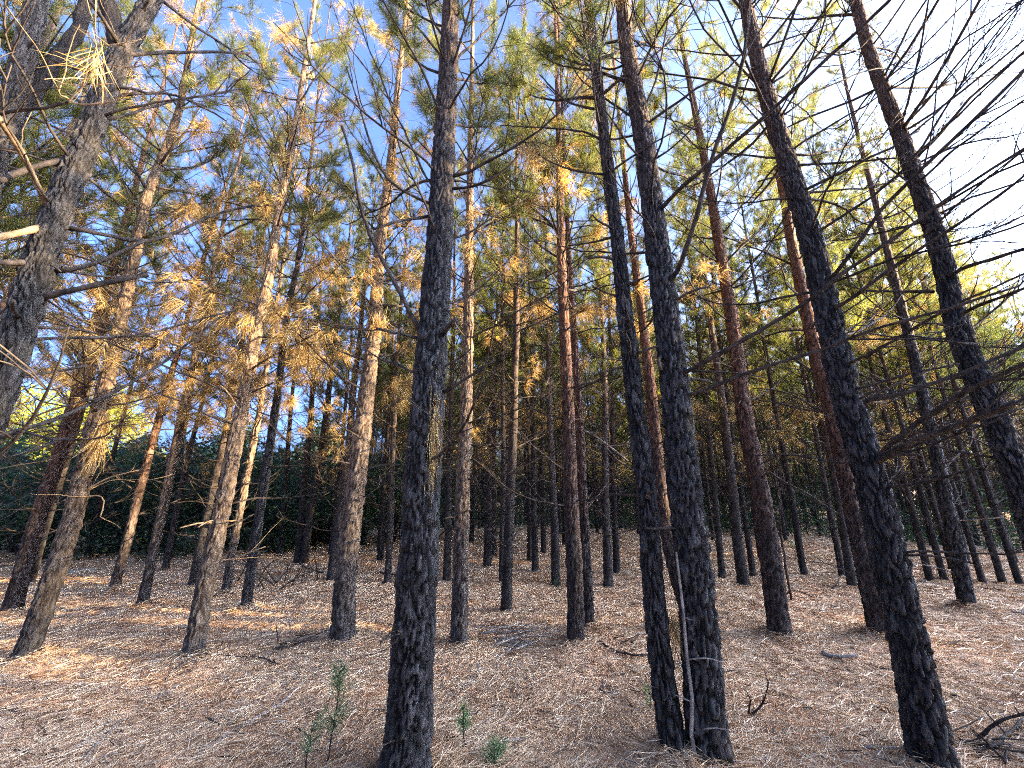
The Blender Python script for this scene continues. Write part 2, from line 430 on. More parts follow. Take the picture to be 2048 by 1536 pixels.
def bark_trunk(name, path, rad, mat, k, dz, seed, depth=0.011, pw=0.032, ph=0.085, zfine=None):
    """a trunk with real bark relief: plates stand proud, cracks cut in"""
    path = np.asarray(path, float); rad = np.asarray(rad, float)
    s = np.r_[0, np.cumsum(np.linalg.norm(np.diff(path, axis=0), axis=1))]
    n = max(8, int(s[-1] / dz))
    t = np.linspace(0, s[-1], n)
    # smooth resample
    P = np.stack([np.interp(t, s, path[:, i]) for i in range(3)], 1)
    ker = max(1, int(0.5 / dz)) | 1
    if ker > 1:
        pad = ker // 2
        Q = np.pad(P, ((pad, pad), (0, 0)), mode='reflect', reflect_type='odd')
        c = np.cumsum(np.vstack([np.zeros((1, 3)), Q]), 0)
        P = (c[ker:] - c[:-ker]) / ker
    if zfine is not None and zfine < s[-1] - 0.5:          # coarser rows above the part the picture shows
        tt = np.r_[np.arange(0, zfine, dz), np.arange(zfine, s[-1], 0.09)]
        P = np.stack([np.interp(tt, t, P[:, i]) for i in range(3)], 1)
        t = tt; n = len(t)
    r0 = np.interp(t, s, rad)
    th = np.linspace(0, 2 * np.pi, k, endpoint=False)
    T, H = np.meshgrid(th, t)
    nu = max(6, int(round(2 * np.pi * rad[0] / pw)))
    wob = 0.35 * np.sin(H * 9 + 3 * np.sin(T * 2 + seed)) + 0.25 * np.sin(H * 23 + seed * 1.7 + 2 * np.sin(T * 3))
    U = np.mod(T / (2 * np.pi) * nu + wob, nu)
    ph_h = ph
    V = H / ph_h + 0.3 * np.sin(T * 4 + seed)
    f1, f2, val, off = plates(U, V, nu, seed)
    edge = np.clip((f2 - f1 - 0.03) / 0.17, 0, 1); edge = edge * edge * (3 - 2 * edge)
    _, _, val2, _ = plates(np.mod(U * 2.0 + 0.4 * np.sin(V * 5), nu * 2), V * 2.3, nu * 2, seed + 31)
    fade = np.interp(H, [0, 2.5, 5.5, 9], [1.0, 0.9, 0.45, 0.3])
    disp = (edge * (0.65 + 0.65 * val + 0.35 * val2) - 0.65 - off * 0.3 * edge) * depth * fade
    disp += 0.0035 * np.sin(H * 61 + 5 * np.sin(T * 5 + seed) + val * 9) * fade * edge
    lump = 0.012 * np.sin(T * 2 + H * 1.3 + seed) + 0.008 * np.sin(T * 3 - H * 2.1 + seed * 2)
    # whorl swellings
    wh = np.zeros_like(H)
    rr = np.random.default_rng(seed); z = rr.uniform(0.7, 1.2)
    while z < s[-1]:
        wh += 0.10 * np.exp(-((H - z) / 0.055) ** 2) * (0.5 + 0.5 * np.sin(T * 3 + z * 7)); z += rr.uniform(0.4, 0.75)
    flare = 0.30 * np.exp(-H / 0.13) * (1 + 0.5 * np.sin(T * 4 + seed))
    RR = r0[:, None] * (1 + lump + wh + flare) + disp
    d, a, b = frames(P)
    V3 = P[:, None] + RR[..., None] * (a[:, None] * np.cos(T)[..., None] + b[:, None] * np.sin(T)[..., None])
    i, j = np.meshgrid(np.arange(n - 1), np.arange(k), indexing='ij')
    q = np.stack([i * k + j, i * k + (j + 1) % k, (i + 1) * k + (j + 1) % k, (i + 1) * k + j], -1).reshape(-1, 4)[:, ::-1]
    me = tri_mesh(name, V3.reshape(-1, 3), q, [mat], None, True)
    at = me.color_attributes.new('plate', 'FLOAT_COLOR', 'POINT')
    colr = np.stack([0.6 * val + 0.4 * val2, (1 - edge) * fade, np.zeros_like(val), np.ones_like(val)], -1).reshape(-1, 4).astype(np.float32)
    at.data.foreach_set('color', colr.ravel())
    return me, t, P, r0

# ------------------------------------------------------------------ template pines for the deeper rows
def template_tree(seed, H, crown0, dens, brownish):
    r = np.random.default_rng(seed)
    zz = np.linspace(-0.1, H, 22)
    sx = np.cumsum(r.normal(0, 0.012, 22)); sy = np.cumsum(r.normal(0, 0.012, 22))
    sx -= sx[0]; sy -= sy[0]
    path = np.stack([sx, sy, zz], 1)
    d0 = 0.082
    rad = d0 * np.clip(1 - zz / (H * 1.02), 0.04, 1) ** 0.85
    trunk, _, _, _ = bark_trunk('distant_trunk', path, rad, M['bark_far'], 14, 0.06, seed, 0.006, 0.05, 0.14)
    low, crown = Geo(), Geo()
    z = 0.9
    while z < H - 0.2:
        f = (z - crown0) / (H - crown0)
        nb = int(r.integers(3, 6))
        a0 = r.uniform(0, 6.28)
        for i in range(nb):
            az = a0 + i * 6.28 / nb + r.normal(0, 0.25)
            if f < -0.25:
                if r.random() < 0.15: continue
                kind = 'stub' if r.random() < 0.2 else ('dead' if r.random() < 0.8 else 'long')
            elif f < 0.0:
                kind = 'dead' if r.random() < 0.82 else 'brown'
            elif f < 0.25:
                kind = 'brown' if r.random() < brownish else 'live'
            else:
                kind = 'live'
            if kind == 'live' and r.random() > dens: kind = 'dead' if f < 0.4 else 'live'
            _, _, (wv, wt, _), (fv, ft, fm) = FLIB[kind][int(r.integers(len(FLIB[kind])))]
            sc = r.uniform(0.75, 1.15) * (1.0 if f < 0.1 else 1.0 - 0.55 * f)
            ca, sa = math.cos(az), math.sin(az)
            Rm = np.array([[ca, -sa, 0], [sa, ca, 0], [0, 0, 1]]) * sc
            if f > 0.5:                                   # upper branches stand steeper
                e = 0.5 * (f - 0.3); ce, se = math.cos(e), math.sin(e)
                Rm = Rm @ np.array([[ce, 0, -se], [0, 1, 0], [se, 0, ce]])
            zi = z + r.normal(0, 0.03)
            o = np.array([np.interp(zi, zz, sx), np.interp(zi, zz, sy), zi])
            tgt = low if f < 0 else crown
            tgt.add(wv @ Rm.T + o, wt, 0)
            if len(fv):
                v2 = fv @ Rm.T + o
                for mi in (0, 1):
                    s = ft[fm == mi]
                    if len(s): crown.add(*compact(v2, s), 1 + mi)
        z += r.uniform(0.32, 0.55)
    lm = low.mesh('dead_branchwork', [M['twig']], True)
    cm = crown.mesh('pine_crown', [M['twig'], M['green'], M['brown']])
    return trunk, lm, cm
def compact(v, t):
    u, inv = np.unique(t.ravel(), return_inverse=True)
    return v[u], inv.reshape(-1, 3)
TEMPL = []
for i, (H, c0, de, br) in enumerate(((10.5, 3.8, 0.95, 0.22), (11.2, 4.4, 0.9, 0.18), (9.6, 3.2, 0.95, 0.25), (10.8, 4.6, 0.85, 0.25), (9.0, 3.0, 1.0, 0.15))):
    TEMPL.append(template_tree(900 + i, H, c0, de, br))
def place_template(idx, base, scale, rotz, lean=(0, 0), label='', group=None, thick=1.0):
    e = empty('pine_tree', base, None, label, 'tree', group)
    q = Matrix.Rotation(lean[0], 3, 'Y') @ Matrix.Rotation(lean[1], 3, 'X') @ Matrix.Rotation(rotz, 3, 'Z')
    e.rotation_euler = q.to_euler()
    e.scale = (scale, scale, scale)
    tr, lm, cm = TEMPL[idx]
    o = obj('trunk', tr, e); o.scale = (thick, thick, 1)
    obj('branchwork', lm, e); obj('crown', cm, e)
    return e

# ------------------------------------------------------------------ the near pines, traced from the photograph
# name: (pixels from the foot upwards, foot width in pixels, bark, detail, brown share, label)
HERO = [
 ('main', [(808,1592),(815,1536),(824,1318),(837,1130),(842,1011),(854,840),(866,670),(878,500),(888,300),(896,150),(902,0)], 100, 'bark', 3, 0.15,
  'thick dark pine trunk with deeply furrowed bark and a stub pair low on its side'),
 ('twin_thin', [(1349,1548),(1346,1536),(1318,1300),(1303,1130),(1296,1011),(1264,770),(1240,530),(1210,300),(1190,120),(1175,0)], 52, 'bark', 3, 0.2,
  'thinner dark pine of the close pair, leaning beside its thicker neighbour'),
 ('twin_thick', [(1421,1552),(1418,1536),(1404,1300),(1374,1011),(1350,770),(1319,530),(1290,300),(1253,100),(1245,0)], 86, 'bark', 3, 0.15,
  'thicker dark pine of the close pair with long bare branches sweeping from its knots'),
 ('right_dark', [(1876,1566),(1869,1536),(1822,1300),(1791,1180),(1756,1011),(1703,840),(1665,670),(1628,500),(1565,300),(1526,170),(1490,0)], 90, 'bark', 3, 0.1,
  'dark slanting pine with a forked pair of bare branches at chest height'),
 ('right_edge', [(2197,1501),(2060,1011),(1990,840),(1918,670),(1881,500),(1811,300),(1736,100),(1711,0)], 84, 'bark', 3, 0.05,
  'dark pine beside the clearing, its foot cut off, many thin dead twigs around it'),
 ('big_fork', [(-368,1793),(-5,780),(55,602),(108,437),(167,300),(205,200),(240,110),(300,15),(340,-60)], 128, 'bark_grey', 3, 0.5,
  'thick forked pine with grey scaly bark and broken limbs'),
 ('left_corner', [(-1790,2113),(-60,480),(-20,330),(20,230),(45,130),(75,0),(88,-60)], 300, 'bark_grey', 3, 0.3,
  'dark forked pine whose limbs rise behind the thick grey scaly one'),
 ('mid_pale', [(683,1296),(690,1150),(708,1011),(728,840),(748,670),(758,500),(772,410),(785,300),(793,200),(815,0)], 50, 'bark_pale', 2, 0.6,
  'pale flaky pine whose stem catches a golden sun patch, next to the thick dark trunk'),
 ('mid_slim', [(918,1298),(921,1150),(924,1011),(932,840),(936,670),(938,500),(941,300),(946,0)], 37, 'bark_pale', 2, 0.5,
  'slim straight pine with grey plated bark just behind the thick dark trunk'),
 ('mid_front', [(1153,1294),(1149,1130),(1142,1011),(1137,840),(1129,670),(1122,500),(1118,300),(1110,0)], 37, 'bark_red', 2, 0.5,
  'straight pine with reddish scaly stem standing before a thinner companion'),
 ('mid_behind', [(1180,1268),(1173,1130),(1166,1011),(1159,840),(1148,670),(1140,560),(1128,300),(1120,100)], 24, 'bark_red', 2, 0.5,
  'thin pine half hidden behind the straight reddish one'),
 ('gap_red', [(1384,1262),(1345,1130),(1322,1000),(1304,800),(1280,600),(1262,470),(1245,300),(1225,100)], 34, 'bark_red', 2, 0.4,
  'reddish pine seen through the gap of the close dark pair'),
 ('right_red', [(1562,1282),(1543,1130),(1525,1011),(1490,840),(1469,670),(1440,500),(1424,400),(1405,300),(1370,120)], 50, 'bark_red', 2, 0.08,
  'red barked pine with a bluish lit edge, orange needles heaped at its foot'),
 ('right_red_back', [(1766,1292),(1730,1130),(1705,1011),(1666,840),(1623,670),(1586,500),(1570,400),(1545,280),(1510,120)], 50, 'bark_red', 2, 0.08,
  'rust red pine directly behind the dark slanting one'),
 ('right_far', [(1938,1222),(1895,1011),(1862,860),(1825,700),(1790,560),(1750,400)], 40, 'bark', 2, 0.2,
  'single dark bluish pine standing in the open at the edge of the clearing'),
 ('left_gold', [(45,1335),(92,1200),(127,1100),(152,1011),(192,840),(222,730),(250,600),(267,520),(290,400),(325,320),(359,222),(385,60)], 56, 'bark_pale', 2, 0.85,
  'slanting pine with peeling golden bark strips, lit bright on one side'),
 ('left_edge', [(22,1225),(63,1080),(85,1011),(142,840),(172,730),(205,620),(225,540),(270,380)], 44, 'bark_red', 2, 0.8,
  'brown pine with an orange sunlit band, behind the peeling golden one'),
 ('left_bright', [(383,1325),(408,1180),(433,1080),(449,1000),(480,840),(493,770),(511,670),(535,570),(548,490),(562,400),(582,310),(605,160),(630,0)], 45, 'bark_pale', 2, 0.8,
  'pine with the brightest cream yellow sunlit stem and short broken side stubs'),
 ('left_thin', [(282,1220),(308,1100),(328,1011),(355,870),(369,807),(395,690),(412,613),(440,480)], 26, 'bark_pale', 1, 0.8,
  'slim pine with a small heap of needles around its foot, sun flecks up the stem'),
 ('left_thin_dark', [(490,1224),(508,1100),(521,1011),(548,840),(562,730),(571,637),(595,534),(608,427),(630,250)], 25, 'bark', 1, 0.7,
  'slim dark pine with a flared dark foot beside the fallen brushwood'),
 ('left_back', [(228,1180),(255,1080),(280,978),(308,876),(321,825),(345,739),(366,671),(400,540)], 25, 'bark_red', 1, 0.8,
  'orange lit pine with a dark low stem in front of the blue green bushes'),
 ('left_mid', [(450,1192),(465,1100),(492,961),(519,825),(543,671),(570,500)], 20, 'bark_pale', 1, 0.8,
  'thin pine with hanging dead needles close behind the brightest sunlit stem'),
]
def hero_path(pts):
    base = ground_px(*pts[0])
    P = [base] + [plane_px(x, y, base) for x, y in pts[1:]]
    return base, np.array(P)
HERO_DATA = []
for h in HERO:
    base, P = hero_path(h[1])
    depth = (base - np.array([0, 0, CAMH])) @ np.array([0, CT, ST])
    foot = P[1] - P[0]
    u_, v_ = (h[1][0][0] - 1024) / FPX, (768 - h[1][0][1]) / FPX
    diam = h[2] / FPX * depth * math.sqrt((1 + v_ * v_) / (1 + u_ * u_ + v_ * v_))       # wide-angle stretch taken out
    diam = min(max(diam - 0.022, 0.10), 0.235)
    HERO_DATA.append((h, base, P, diam))
    MOUNDS.append((base[0], base[1], diam * 2.1))
    print('HERO %-16s base (%.2f, %.2f) diam %.3f top %.1f' % (h[0], base[0], base[1], diam, P[-1][2]))

# ------------------------------------------------------------------ mid-row pines: foot pixel, upper pixel, foot width
MID = [
 ((595,1124),(643,568),18), ((608,1126),(672,660),17), ((663,1165),(733,590),24), ((775,1167),(800,705),16),
 ((894,1160),(905,739),17), ((974,1137),(979,807),18), ((987,1113),(990,800),13), ((1004,1168),(1006,671),14), ((1013,1214),(1031,560),24),
 ((1071,1144),(1064,800),15), ((1061,1124),(1056,800),13), ((1111,1168),(1101,773),19), ((1217,1171),(1205,800),20), ((1233,1148),(1220,800),15),
 ((1087,1110),(1082,800),12), ((1444,1153),(1410,800),16), ((1488,1170),(1440,800),26), ((1506,1151),(1455,780),15),
 ((1609,1151),(1550,780),17), ((1684,1151),(1610,780),16), ((1706,1178),(1640,800),22), ((1860,1161),(1780,860),19), ((1889,1161),(1805,860),18),
 ((1967,1168),(1880,880),18), ((2005,1166),(1915,880),20), ((2040,1168),(1945,880),20), ((385,1172),(440,900),20), ((330,1140),(372,940),16),
 ((560,1108),(590,800),14), ((760,1118),(778,800),14), ((176,1112),(240,850),16), ((60,1170),(150,860),20),
]

# ------------------------------------------------------------------ ground
def make_ground():
    a = np.linspace(0, 1, 112)
    ax = 14 * a + 206 * a ** 4
    xs = np.r_[-ax[::-1][:-1], ax]
    X, Y = np.meshgrid(xs, xs + 5.0)
    Z = gz(X, Y)
    far = np.clip((np.hypot(X, Y) - 14) / 10, 0, 1)
    Z = Z * (1 - far)
    n = len(xs)
    i, j = np.meshgrid(np.arange(n - 1), np.arange(n - 1), indexing='ij')
    q = np.stack([i * n + j, i * n + j + 1, (i + 1) * n + j + 1, (i + 1) * n + j], -1).reshape(-1, 4)
    o = obj('ground', tri_mesh('ground', np.stack([X, Y, Z], -1).reshape(-1, 3), q, [M['ground']], None, True))
    tag(o, 'forest floor covered with fallen tan pine needles', 'ground', kind='structure')
make_ground()

# ------------------------------------------------------------------ traced branches of the near pines: pixels, depth factor at the tip, radii
TRACED = {
 'main': [([(838,690),(790,600),(745,520),(715,420),(690,300),(683,285)],0.92,0.017,0.009), ([(840,705),(795,697),(750,688)],0.95,0.012,0.009),
  ([(872,705),(892,690),(912,668)],0.9,0.018,0.014), ([(872,820),(905,802),(940,780),(990,745)],0.9,0.012,0.007),
  ([(862,432),(815,410),(790,400),(760,360),(725,270),(705,200),(690,150)],0.95,0.012,0.005), ([(858,455),(800,460),(740,480)],0.95,0.012,0.009),
  ([(872,410),(845,360),(825,320),(780,230),(700,20)],1.1,0.010,0.004), ([(880,355),(855,325),(832,300)],0.95,0.008,0.005),
  ([(890,392),(925,355),(960,330),(1000,295)],0.95,0.013,0.008), ([(890,400),(930,400),(975,388),(1010,362),(1038,322)],0.9,0.012,0.006),
  ([(897,148),(935,112),(975,75),(1035,5)],1.05,0.012,0.006), ([(890,140),(860,110),(820,60),(770,-10)],1.05,0.012,0.006),
  ([(893,100),(870,70),(858,40),(852,-20)],1.0,0.012,0.008), ([(818,1303),(790,1300),(768,1310),(752,1332)],0.85,0.006,0.004),
  ([(818,1306),(785,1310),(768,1318),(755,1335)],0.84,0.005,0.003), ([(812,1515),(775,1525),(750,1545)],0.9,0.006,0.004)],
 'twin_thick': [([(1335,600),(1360,560),(1385,480),(1420,350),(1475,220),(1500,110),(1512,-20)],0.75,0.020,0.010),
  ([(1320,445),(1348,412),(1433,342),(1553,239),(1656,137),(1775,34),(1830,-20)],0.70,0.017,0.008),
  ([(1360,778),(1385,770),(1502,705),(1628,630),(1690,579),(1809,500),(1930,410),(2070,330)],0.72,0.017,0.006),
  ([(1360,822),(1385,818),(1491,780),(1553,763),(1655,732),(1724,708),(1895,664),(2060,612)],0.75,0.014,0.005),
  ([(1375,770),(1420,773),(1480,772),(1530,785)],0.95,0.008,0.004), ([(1330,735),(1318,745),(1330,770)],0.9,0.013,0.010),
  ([(1290,235),(1305,200),(1325,140),(1340,40),(1345,-20)],0.95,0.010,0.006), ([(1262,140),(1225,160),(1150,120),(1115,60)],1.0,0.010,0.004),
  ([(1262,250),(1220,220),(1160,175),(1130,120)],1.02,0.010,0.004), ([(1300,345),(1335,330),(1370,300),(1410,255)],0.95,0.009,0.004)],
 'twin_thin': [([(1205,305),(1180,285),(1100,275),(1000,270)],1.0,0.010,0.004), ([(1190,240),(1165,238),(1120,215),(1080,170)],1.0,0.012,0.006),
  ([(1240,550),(1210,540),(1178,547)],0.95,0.012,0.009), ([(1245,625),(1215,615),(1188,600)],0.95,0.009,0.006), ([(1262,765),(1220,770),(1190,790)],0.95,0.010,0.005),
  ([(1237,500),(1180,515),(1135,520)],1.0,0.011,0.006)],
 'right_dark': [([(1748,960),(1806,903),(1881,845),(1963,797),(2060,755)],0.80,0.020,0.011), ([(1748,962),(1826,913),(1946,876),(2060,840)],0.78,0.020,0.013),
  ([(1690,800),(1730,803),(1820,770),(1925,755)],0.92,0.011,0.005), ([(1670,640),(1690,632),(1740,600),(1850,520),(1980,430),(2060,370)],0.78,0.015,0.006),
  ([(1690,752),(1720,745),(1790,705),(1900,640),(2060,570)],0.78,0.013,0.005), ([(1760,1000),(1810,1000),(1900,985),(1970,965)],0.92,0.010,0.006),
  ([(1790,1140),(1840,1133),(1900,1148),(1950,1160)],0.95,0.008,0.004), ([(1590,345),(1640,350),(1730,345),(1800,335)],0.95,0.011,0.006),
  ([(1600,360),(1560,370),(1520,380)],0.95,0.009,0.006), ([(1735,955),(1650,945),(1580,930),(1500,935)],0.95,0.008,0.004)],
 'right_edge': [([(1870,590),(1820,590),(1740,590),(1690,575)],0.95,0.015,0.007), ([(1915,640),(1980,610),(2070,575)],0.85,0.015,0.010), ([(1893,560),(1960,530),(2070,500)],0.85,0.016,0.012),
  ([(1835,380),(1790,350),(1760,315)],0.95,0.010,0.006), ([(1850,480),(1900,430),(1980,360),(2070,300)],0.85,0.011,0.005), ([(1830,380),(1890,320),(1960,270),(2070,190)],0.85,0.012,0.006),
  ([(1815,330),(1880,270),(1950,200),(2070,90)],0.85,0.011,0.005), ([(1950,760),(1880,770),(1800,790),(1740,805)],0.95,0.010,0.005), ([(1975,860),(1910,855),(1880,850)],0.95,0.012,0.008),
  ([(1800,265),(1840,150),(1855,60),(1870,-20)],0.9,0.012,0.006), ([(1770,190),(1820,160),(1930,80),(2070,-10)],0.85,0.010,0.005), ([(1735,95),(1690,120),(1640,110)],1.0,0.010,0.005)],
 'big_fork': [([(125,472),(160,478),(285,505),(330,490),(430,440),(500,420)],0.95,0.015,0.008), ([(95,560),(130,560),(200,540),(250,515),(290,498)],0.92,0.014,0.010),
  ([(70,615),(110,610),(190,590),(298,568)],0.9,0.018,0.013), ([(240,122),(290,118),(400,110),(495,110)],0.95,0.013,0.008), ([(480,112),(520,140),(560,190)],0.95,0.006,0.003),
  ([(215,205),(270,200),(330,195),(390,222),(450,260)],0.95,0.011,0.006), ([(190,255),(230,252),(300,225),(380,210),(480,192)],0.95,0.010,0.005),
  ([(20,700),(100,695),(280,690),(400,655),(460,640)],0.95,0.011,0.005), ([(-60,905),(0,893),(110,860),(215,810),(330,740),(440,650)],0.95,0.013,0.005),
  ([(95,440),(74,398),(52,352),(36,318),(12,285),(-2,262),(-40,215)],0.88,0.013,0.016), ([(60,540),(20,545),(-40,540)],0.95,0.018,0.015), ([(85,470),(40,480),(-40,500)],0.95,0.02,0.016),
  ([(235,115),(225,60),(208,0),(200,-50)],1.03,0.055,0.048), ([(150,330),(60,350),(0,380),(-40,395)],1.0,0.018,0.014), ([(-40,250),(20,238),(100,225),(135,215)],0.8,0.010,0.006),
  ([(130,216),(160,195),(165,160),(185,140),(195,100),(198,0)],0.8,0.004,0.003), ([(135,215),(160,232),(210,238),(250,225)],0.8,0.005,0.003), ([(135,215),(110,205),(95,180)],0.8,0.005,0.003),
  ([(190,140),(240,145),(285,138)],0.8,0.004,0.002), ([(190,105),(240,100),(255,70)],0.8,0.004,0.002)],
 'left_corner': [([(10,250),(30,225),(60,190),(110,110),(150,50),(168,-30)],1.0,0.055,0.045)],
 'left_bright': [([(438,1060),(410,1055),(357,1068)],0.97,0.010,0.006), ([(440,1055),(415,1050),(393,1065)],0.97,0.008,0.005), ([(432,1130),(460,1135),(500,1115),(528,1107)],0.95,0.008,0.004),
  ([(470,1052),(445,1055)],0.95,0.007,0.005), ([(483,840),(470,820),(455,790),(440,780)],0.95,0.010,0.006), ([(480,835),(500,830),(520,822)],0.95,0.006,0.004)],
 'left_gold': [([(155,1015),(190,1000),(215,1010),(200,1050)],0.95,0.008,0.004), ([(160,1005),(200,980),(245,970),(270,980)],0.95,0.007,0.003), ([(185,895),(160,893),(143,893)],0.95,0.011,0.009), ([(163,1000),(210,970),(270,955)],0.93,0.009,0.005)],
 'left_edge': [([(70,1075),(95,1068),(118,1058)],0.95,0.010,0.008), ([(120,905),(150,870),(160,860)],0.95,0.007,0.005)],
 'mid_pale': [([(735,690),(715,660),(700,640),(682,590),(680,575)],0.95,0.012,0.005), ([(718,1004),(735,1006),(745,1008)],0.95,0.008,0.006), ([(785,215),(750,170),(690,90),(655,0)],1.0,0.013,0.006), ([(787,215),(800,130),(805,40),(815,-20)],1.0,0.014,0.008)],
 'mid_slim': [([(918,1045),(905,1040),(889,1044)],0.96,0.008,0.007), ([(935,680),(925,670),(893,635)],1.0,0.007,0.004), ([(935,930),(955,920),(972,915)],0.96,0.007,0.005)],
 'mid_front': [([(1122,640),(1105,600),(1093,560)],1.0,0.008,0.004), ([(1128,450),(1150,430),(1185,400),(1230,300)],1.0,0.010,0.004), ([(1118,440),(1100,400),(1075,350),(1060,250)],1.0,0.010,0.004)],
 'mid_behind': [([(1166,1040),(1180,1030),(1190,1005),(1197,1012)],0.96,0.011,0.006), ([(1165,1025),(1185,1020),(1210,985)],0.97,0.006,0.004), ([(1160,868),(1200,890),(1257,934)],0.97,0.010,0.006)],
 'gap_red': [],
 'right_red': [([(1522,940),(1560,970),(1620,1000),(1680,1040)],0.95,0.012,0.007), ([(1465,620),(1430,600),(1395,520)],1.0,0.008,0.004), ([(1468,640),(1500,580),(1520,545)],1.0,0.008,0.004),
  ([(1505,890),(1480,895),(1460,890),(1430,850)],0.97,0.008,0.004), ([(1508,890),(1530,870),(1550,845)],0.97,0.009,0.005), ([(1570,1205),(1590,1190),(1630,1210)],0.96,0.006,0.004)],
 'right_red_back': [([(1640,840),(1600,810),(1550,795),(1510,792)],0.95,0.012,0.006), ([(1622,715),(1600,710),(1605,740),(1575,742)],0.97,0.008,0.005), ([(1750,1180),(1700,1170),(1660,1150),(1620,1145)],0.93,0.008,0.004), ([(1590,520),(1560,560),(1480,570)],1.0,0.008,0.004)],
 'right_far': [([(1905,1052),(1950,1050),(2010,1045)],0.95,0.008,0.006), ([(1925,1160),(1860,1140),(1815,1135)],0.95,0.008,0.004)],
}
RED_TUFT = np.random.default_rng(55)
H_AXIS = {}
def build_hero(idx, h, base, P, diam):
    name, pts, fw, bark, det, brown, label = h
    r = np.random.default_rng(300 + idx)
    z0 = float(gz(base[0], base[1]))
    Htop = 11.6 - 0.5 * r.random()
    path = [P[0] + (P[0] - P[1]) / np.linalg.norm(P[1] - P[0]) * 0.15] + list(P[1:] if P[1][2] > 0.15 else P[1:])
    path[0][2] = -0.12
    d = path[-1] - path[-3]; d /= np.linalg.norm(d)
    while path[-1][2] < Htop:
        d = d * 0.85 + np.array([0, 0, 1]) * 0.15 + np.r_[r.normal(0, 0.02, 2), 0]
        d /= np.linalg.norm(d); path.append(path[-1] + d * 0.6)
    path = np.array(path) - base
    zz = path[:, 2]
    rad = diam / 2 * np.clip(1 - np.maximum(zz, 0) / (14.0 if det == 3 else 11.8), 0.1, 1) ** 0.95
    k, dz = {3: (72, 0.0175), 2: (40, 0.029), 1: (24, 0.045)}[det]
    n = np.array([base[0], base[1], 0.0]); dist = np.linalg.norm(n)
    zf = plane_px(pts[-1][0], -20, base)[2]
    e = empty('pine_tree', (base[0], base[1], z0 - 0.01), None, label, 'tree', 'pines standing in the front rows')
    me, t, AP, r0 = bark_trunk('trunk', path, rad, M[bark], k, dz, 40 + idx, 0.019 if det == 3 else 0.014, 0.027 if det > 1 else 0.028, 0.15, min(zf, 6.8) + 0.3)
    obj('trunk', me, e)
    def axis(z): return np.array([np.interp(z, AP[:, 2], AP[:, i]) for i in (0, 1)] + [z]), float(np.interp(z, AP[:, 2], r0))
    H_AXIS[name] = (base, z0, axis)
    # traced branches
    for poly, kf, ra, rb in TRACED.get(name, []):
        q = np.array([plane_px(x, y, base) for x, y in poly])
        c = np.array([0, 0, CAMH]); f = np.linspace(0, 1, len(q)) ** 1.0
        q = c + (q - c) * (1 + (kf - 1) * f)[:, None]
        q = q - base
        rt = r
        s = np.r_[0, np.cumsum(np.linalg.norm(np.diff(q, axis=0), axis=1))]
        m = max(6, int(s[-1] / 0.07)); tt = np.linspace(0, s[-1], m)
        pp = np.stack([np.interp(tt, s, q[:, i]) for i in range(3)], 1)
        for _ in range(2): pp[1:-1] = (pp[:-2] + 2 * pp[1:-1] + pp[2:]) / 4
        pp[1:] += np.cumsum(r.normal(0, 0.0035, (m - 1, 3)), 0)
        g = Geo(); g.add(*tube(pp, np.linspace(ra, rb, m) * (1 + 0.12 * np.sin(np.arange(m) * 1.9)), 8))
        L = s[-1]
        if L > 0.45:
            for _ in range(int(L * 4.5)):
                kk = int(r.integers(m // 4, m)); dd = pp[kk] - pp[kk - 1]; dd = dd / np.linalg.norm(dd)
                l2 = r.uniform(0.10, 0.42)
                w = bend(pp[kk], dd * 0.7 + r.normal(size=3) * 0.45 + np.array([0, 0, 0.25]), l2, 6, r, 0.3, 0.13)
                g.add(*tube(w, np.linspace(min(0.0045, rb), 0.0016, 7), 4, False))
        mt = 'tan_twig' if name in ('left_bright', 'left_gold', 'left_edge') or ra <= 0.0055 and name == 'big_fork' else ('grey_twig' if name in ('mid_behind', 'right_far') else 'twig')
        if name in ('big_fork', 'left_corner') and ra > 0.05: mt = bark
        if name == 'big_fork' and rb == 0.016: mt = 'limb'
        obj('branch', g.mesh('branch', [M[mt]], True), e)
    # whorls
    split = min(zf, 7.0)
    crown = Geo()
    z = r.uniform(1.0, 1.4)
    low_brown = 2.3 if brown > 0.5 else 3.6
    live0 = 4.6 if brown > 0.5 else 4.3
    sway = name in ('right_dark', 'right_edge', 'right_far')
    while z < Htop - 0.3:
        nb = int(r.integers(2, 5)) + (2 if name in ('right_dark', 'right_edge') and z > 1.8 else 0); a0 = r.uniform(0, 6.28)
        for i in range(nb):
            az = a0 + i * 6.28 / nb + r.normal(0, 0.3)
            u = r.random()
            if z < low_brown:
                if u < 0.34: continue
                kind = 'stub' if u < 0.66 else 'dead'
            elif z < live0:
                kind = 'brown' if u < brown else ('dead' if u < 0.88 else 'long')
            else:
                kind = 'live' if u > brown * 0.6 else 'brown'
                if z < 5.6 and r.random() < 0.35: kind = 'dead'
            if name.startswith('twin') and z < 2.3 and kind == 'dead': kind = 'stub'
            if sway and z < 7.5 and r.random() < 0.6:
                kind = 'long' if r.random() < 0.65 else 'dead'; az = r.uniform(-1.9, 1.5)
            if sway and kind == 'live' and z < 6: kind = 'long'
            if name in ('big_fork', 'left_corner') and z < 5.6:
                kind = 'stub' if r.random() < 0.5 else 'dead'
            f = max(0, (z - live0) / (Htop - live0))
            sc = r.uniform(0.8, 1.15) * (1 - 0.5 * f) if not (sway and kind == 'long') else r.uniform(0.6, 1.25)
            o, rr = axis(z + r.normal(0, 0.03))
            out = np.array([math.cos(az), math.sin(az), 0.25]) * 1.3 * sc + o + base
            if np.linalg.norm(out[:2]) < 1.2 and out[2] < 3.2: continue
            lib = LIB[kind][int(r.integers(len(LIB[kind])))]
            if z >= split and r.random() < (0.8 if det == 3 else 0.52): continue
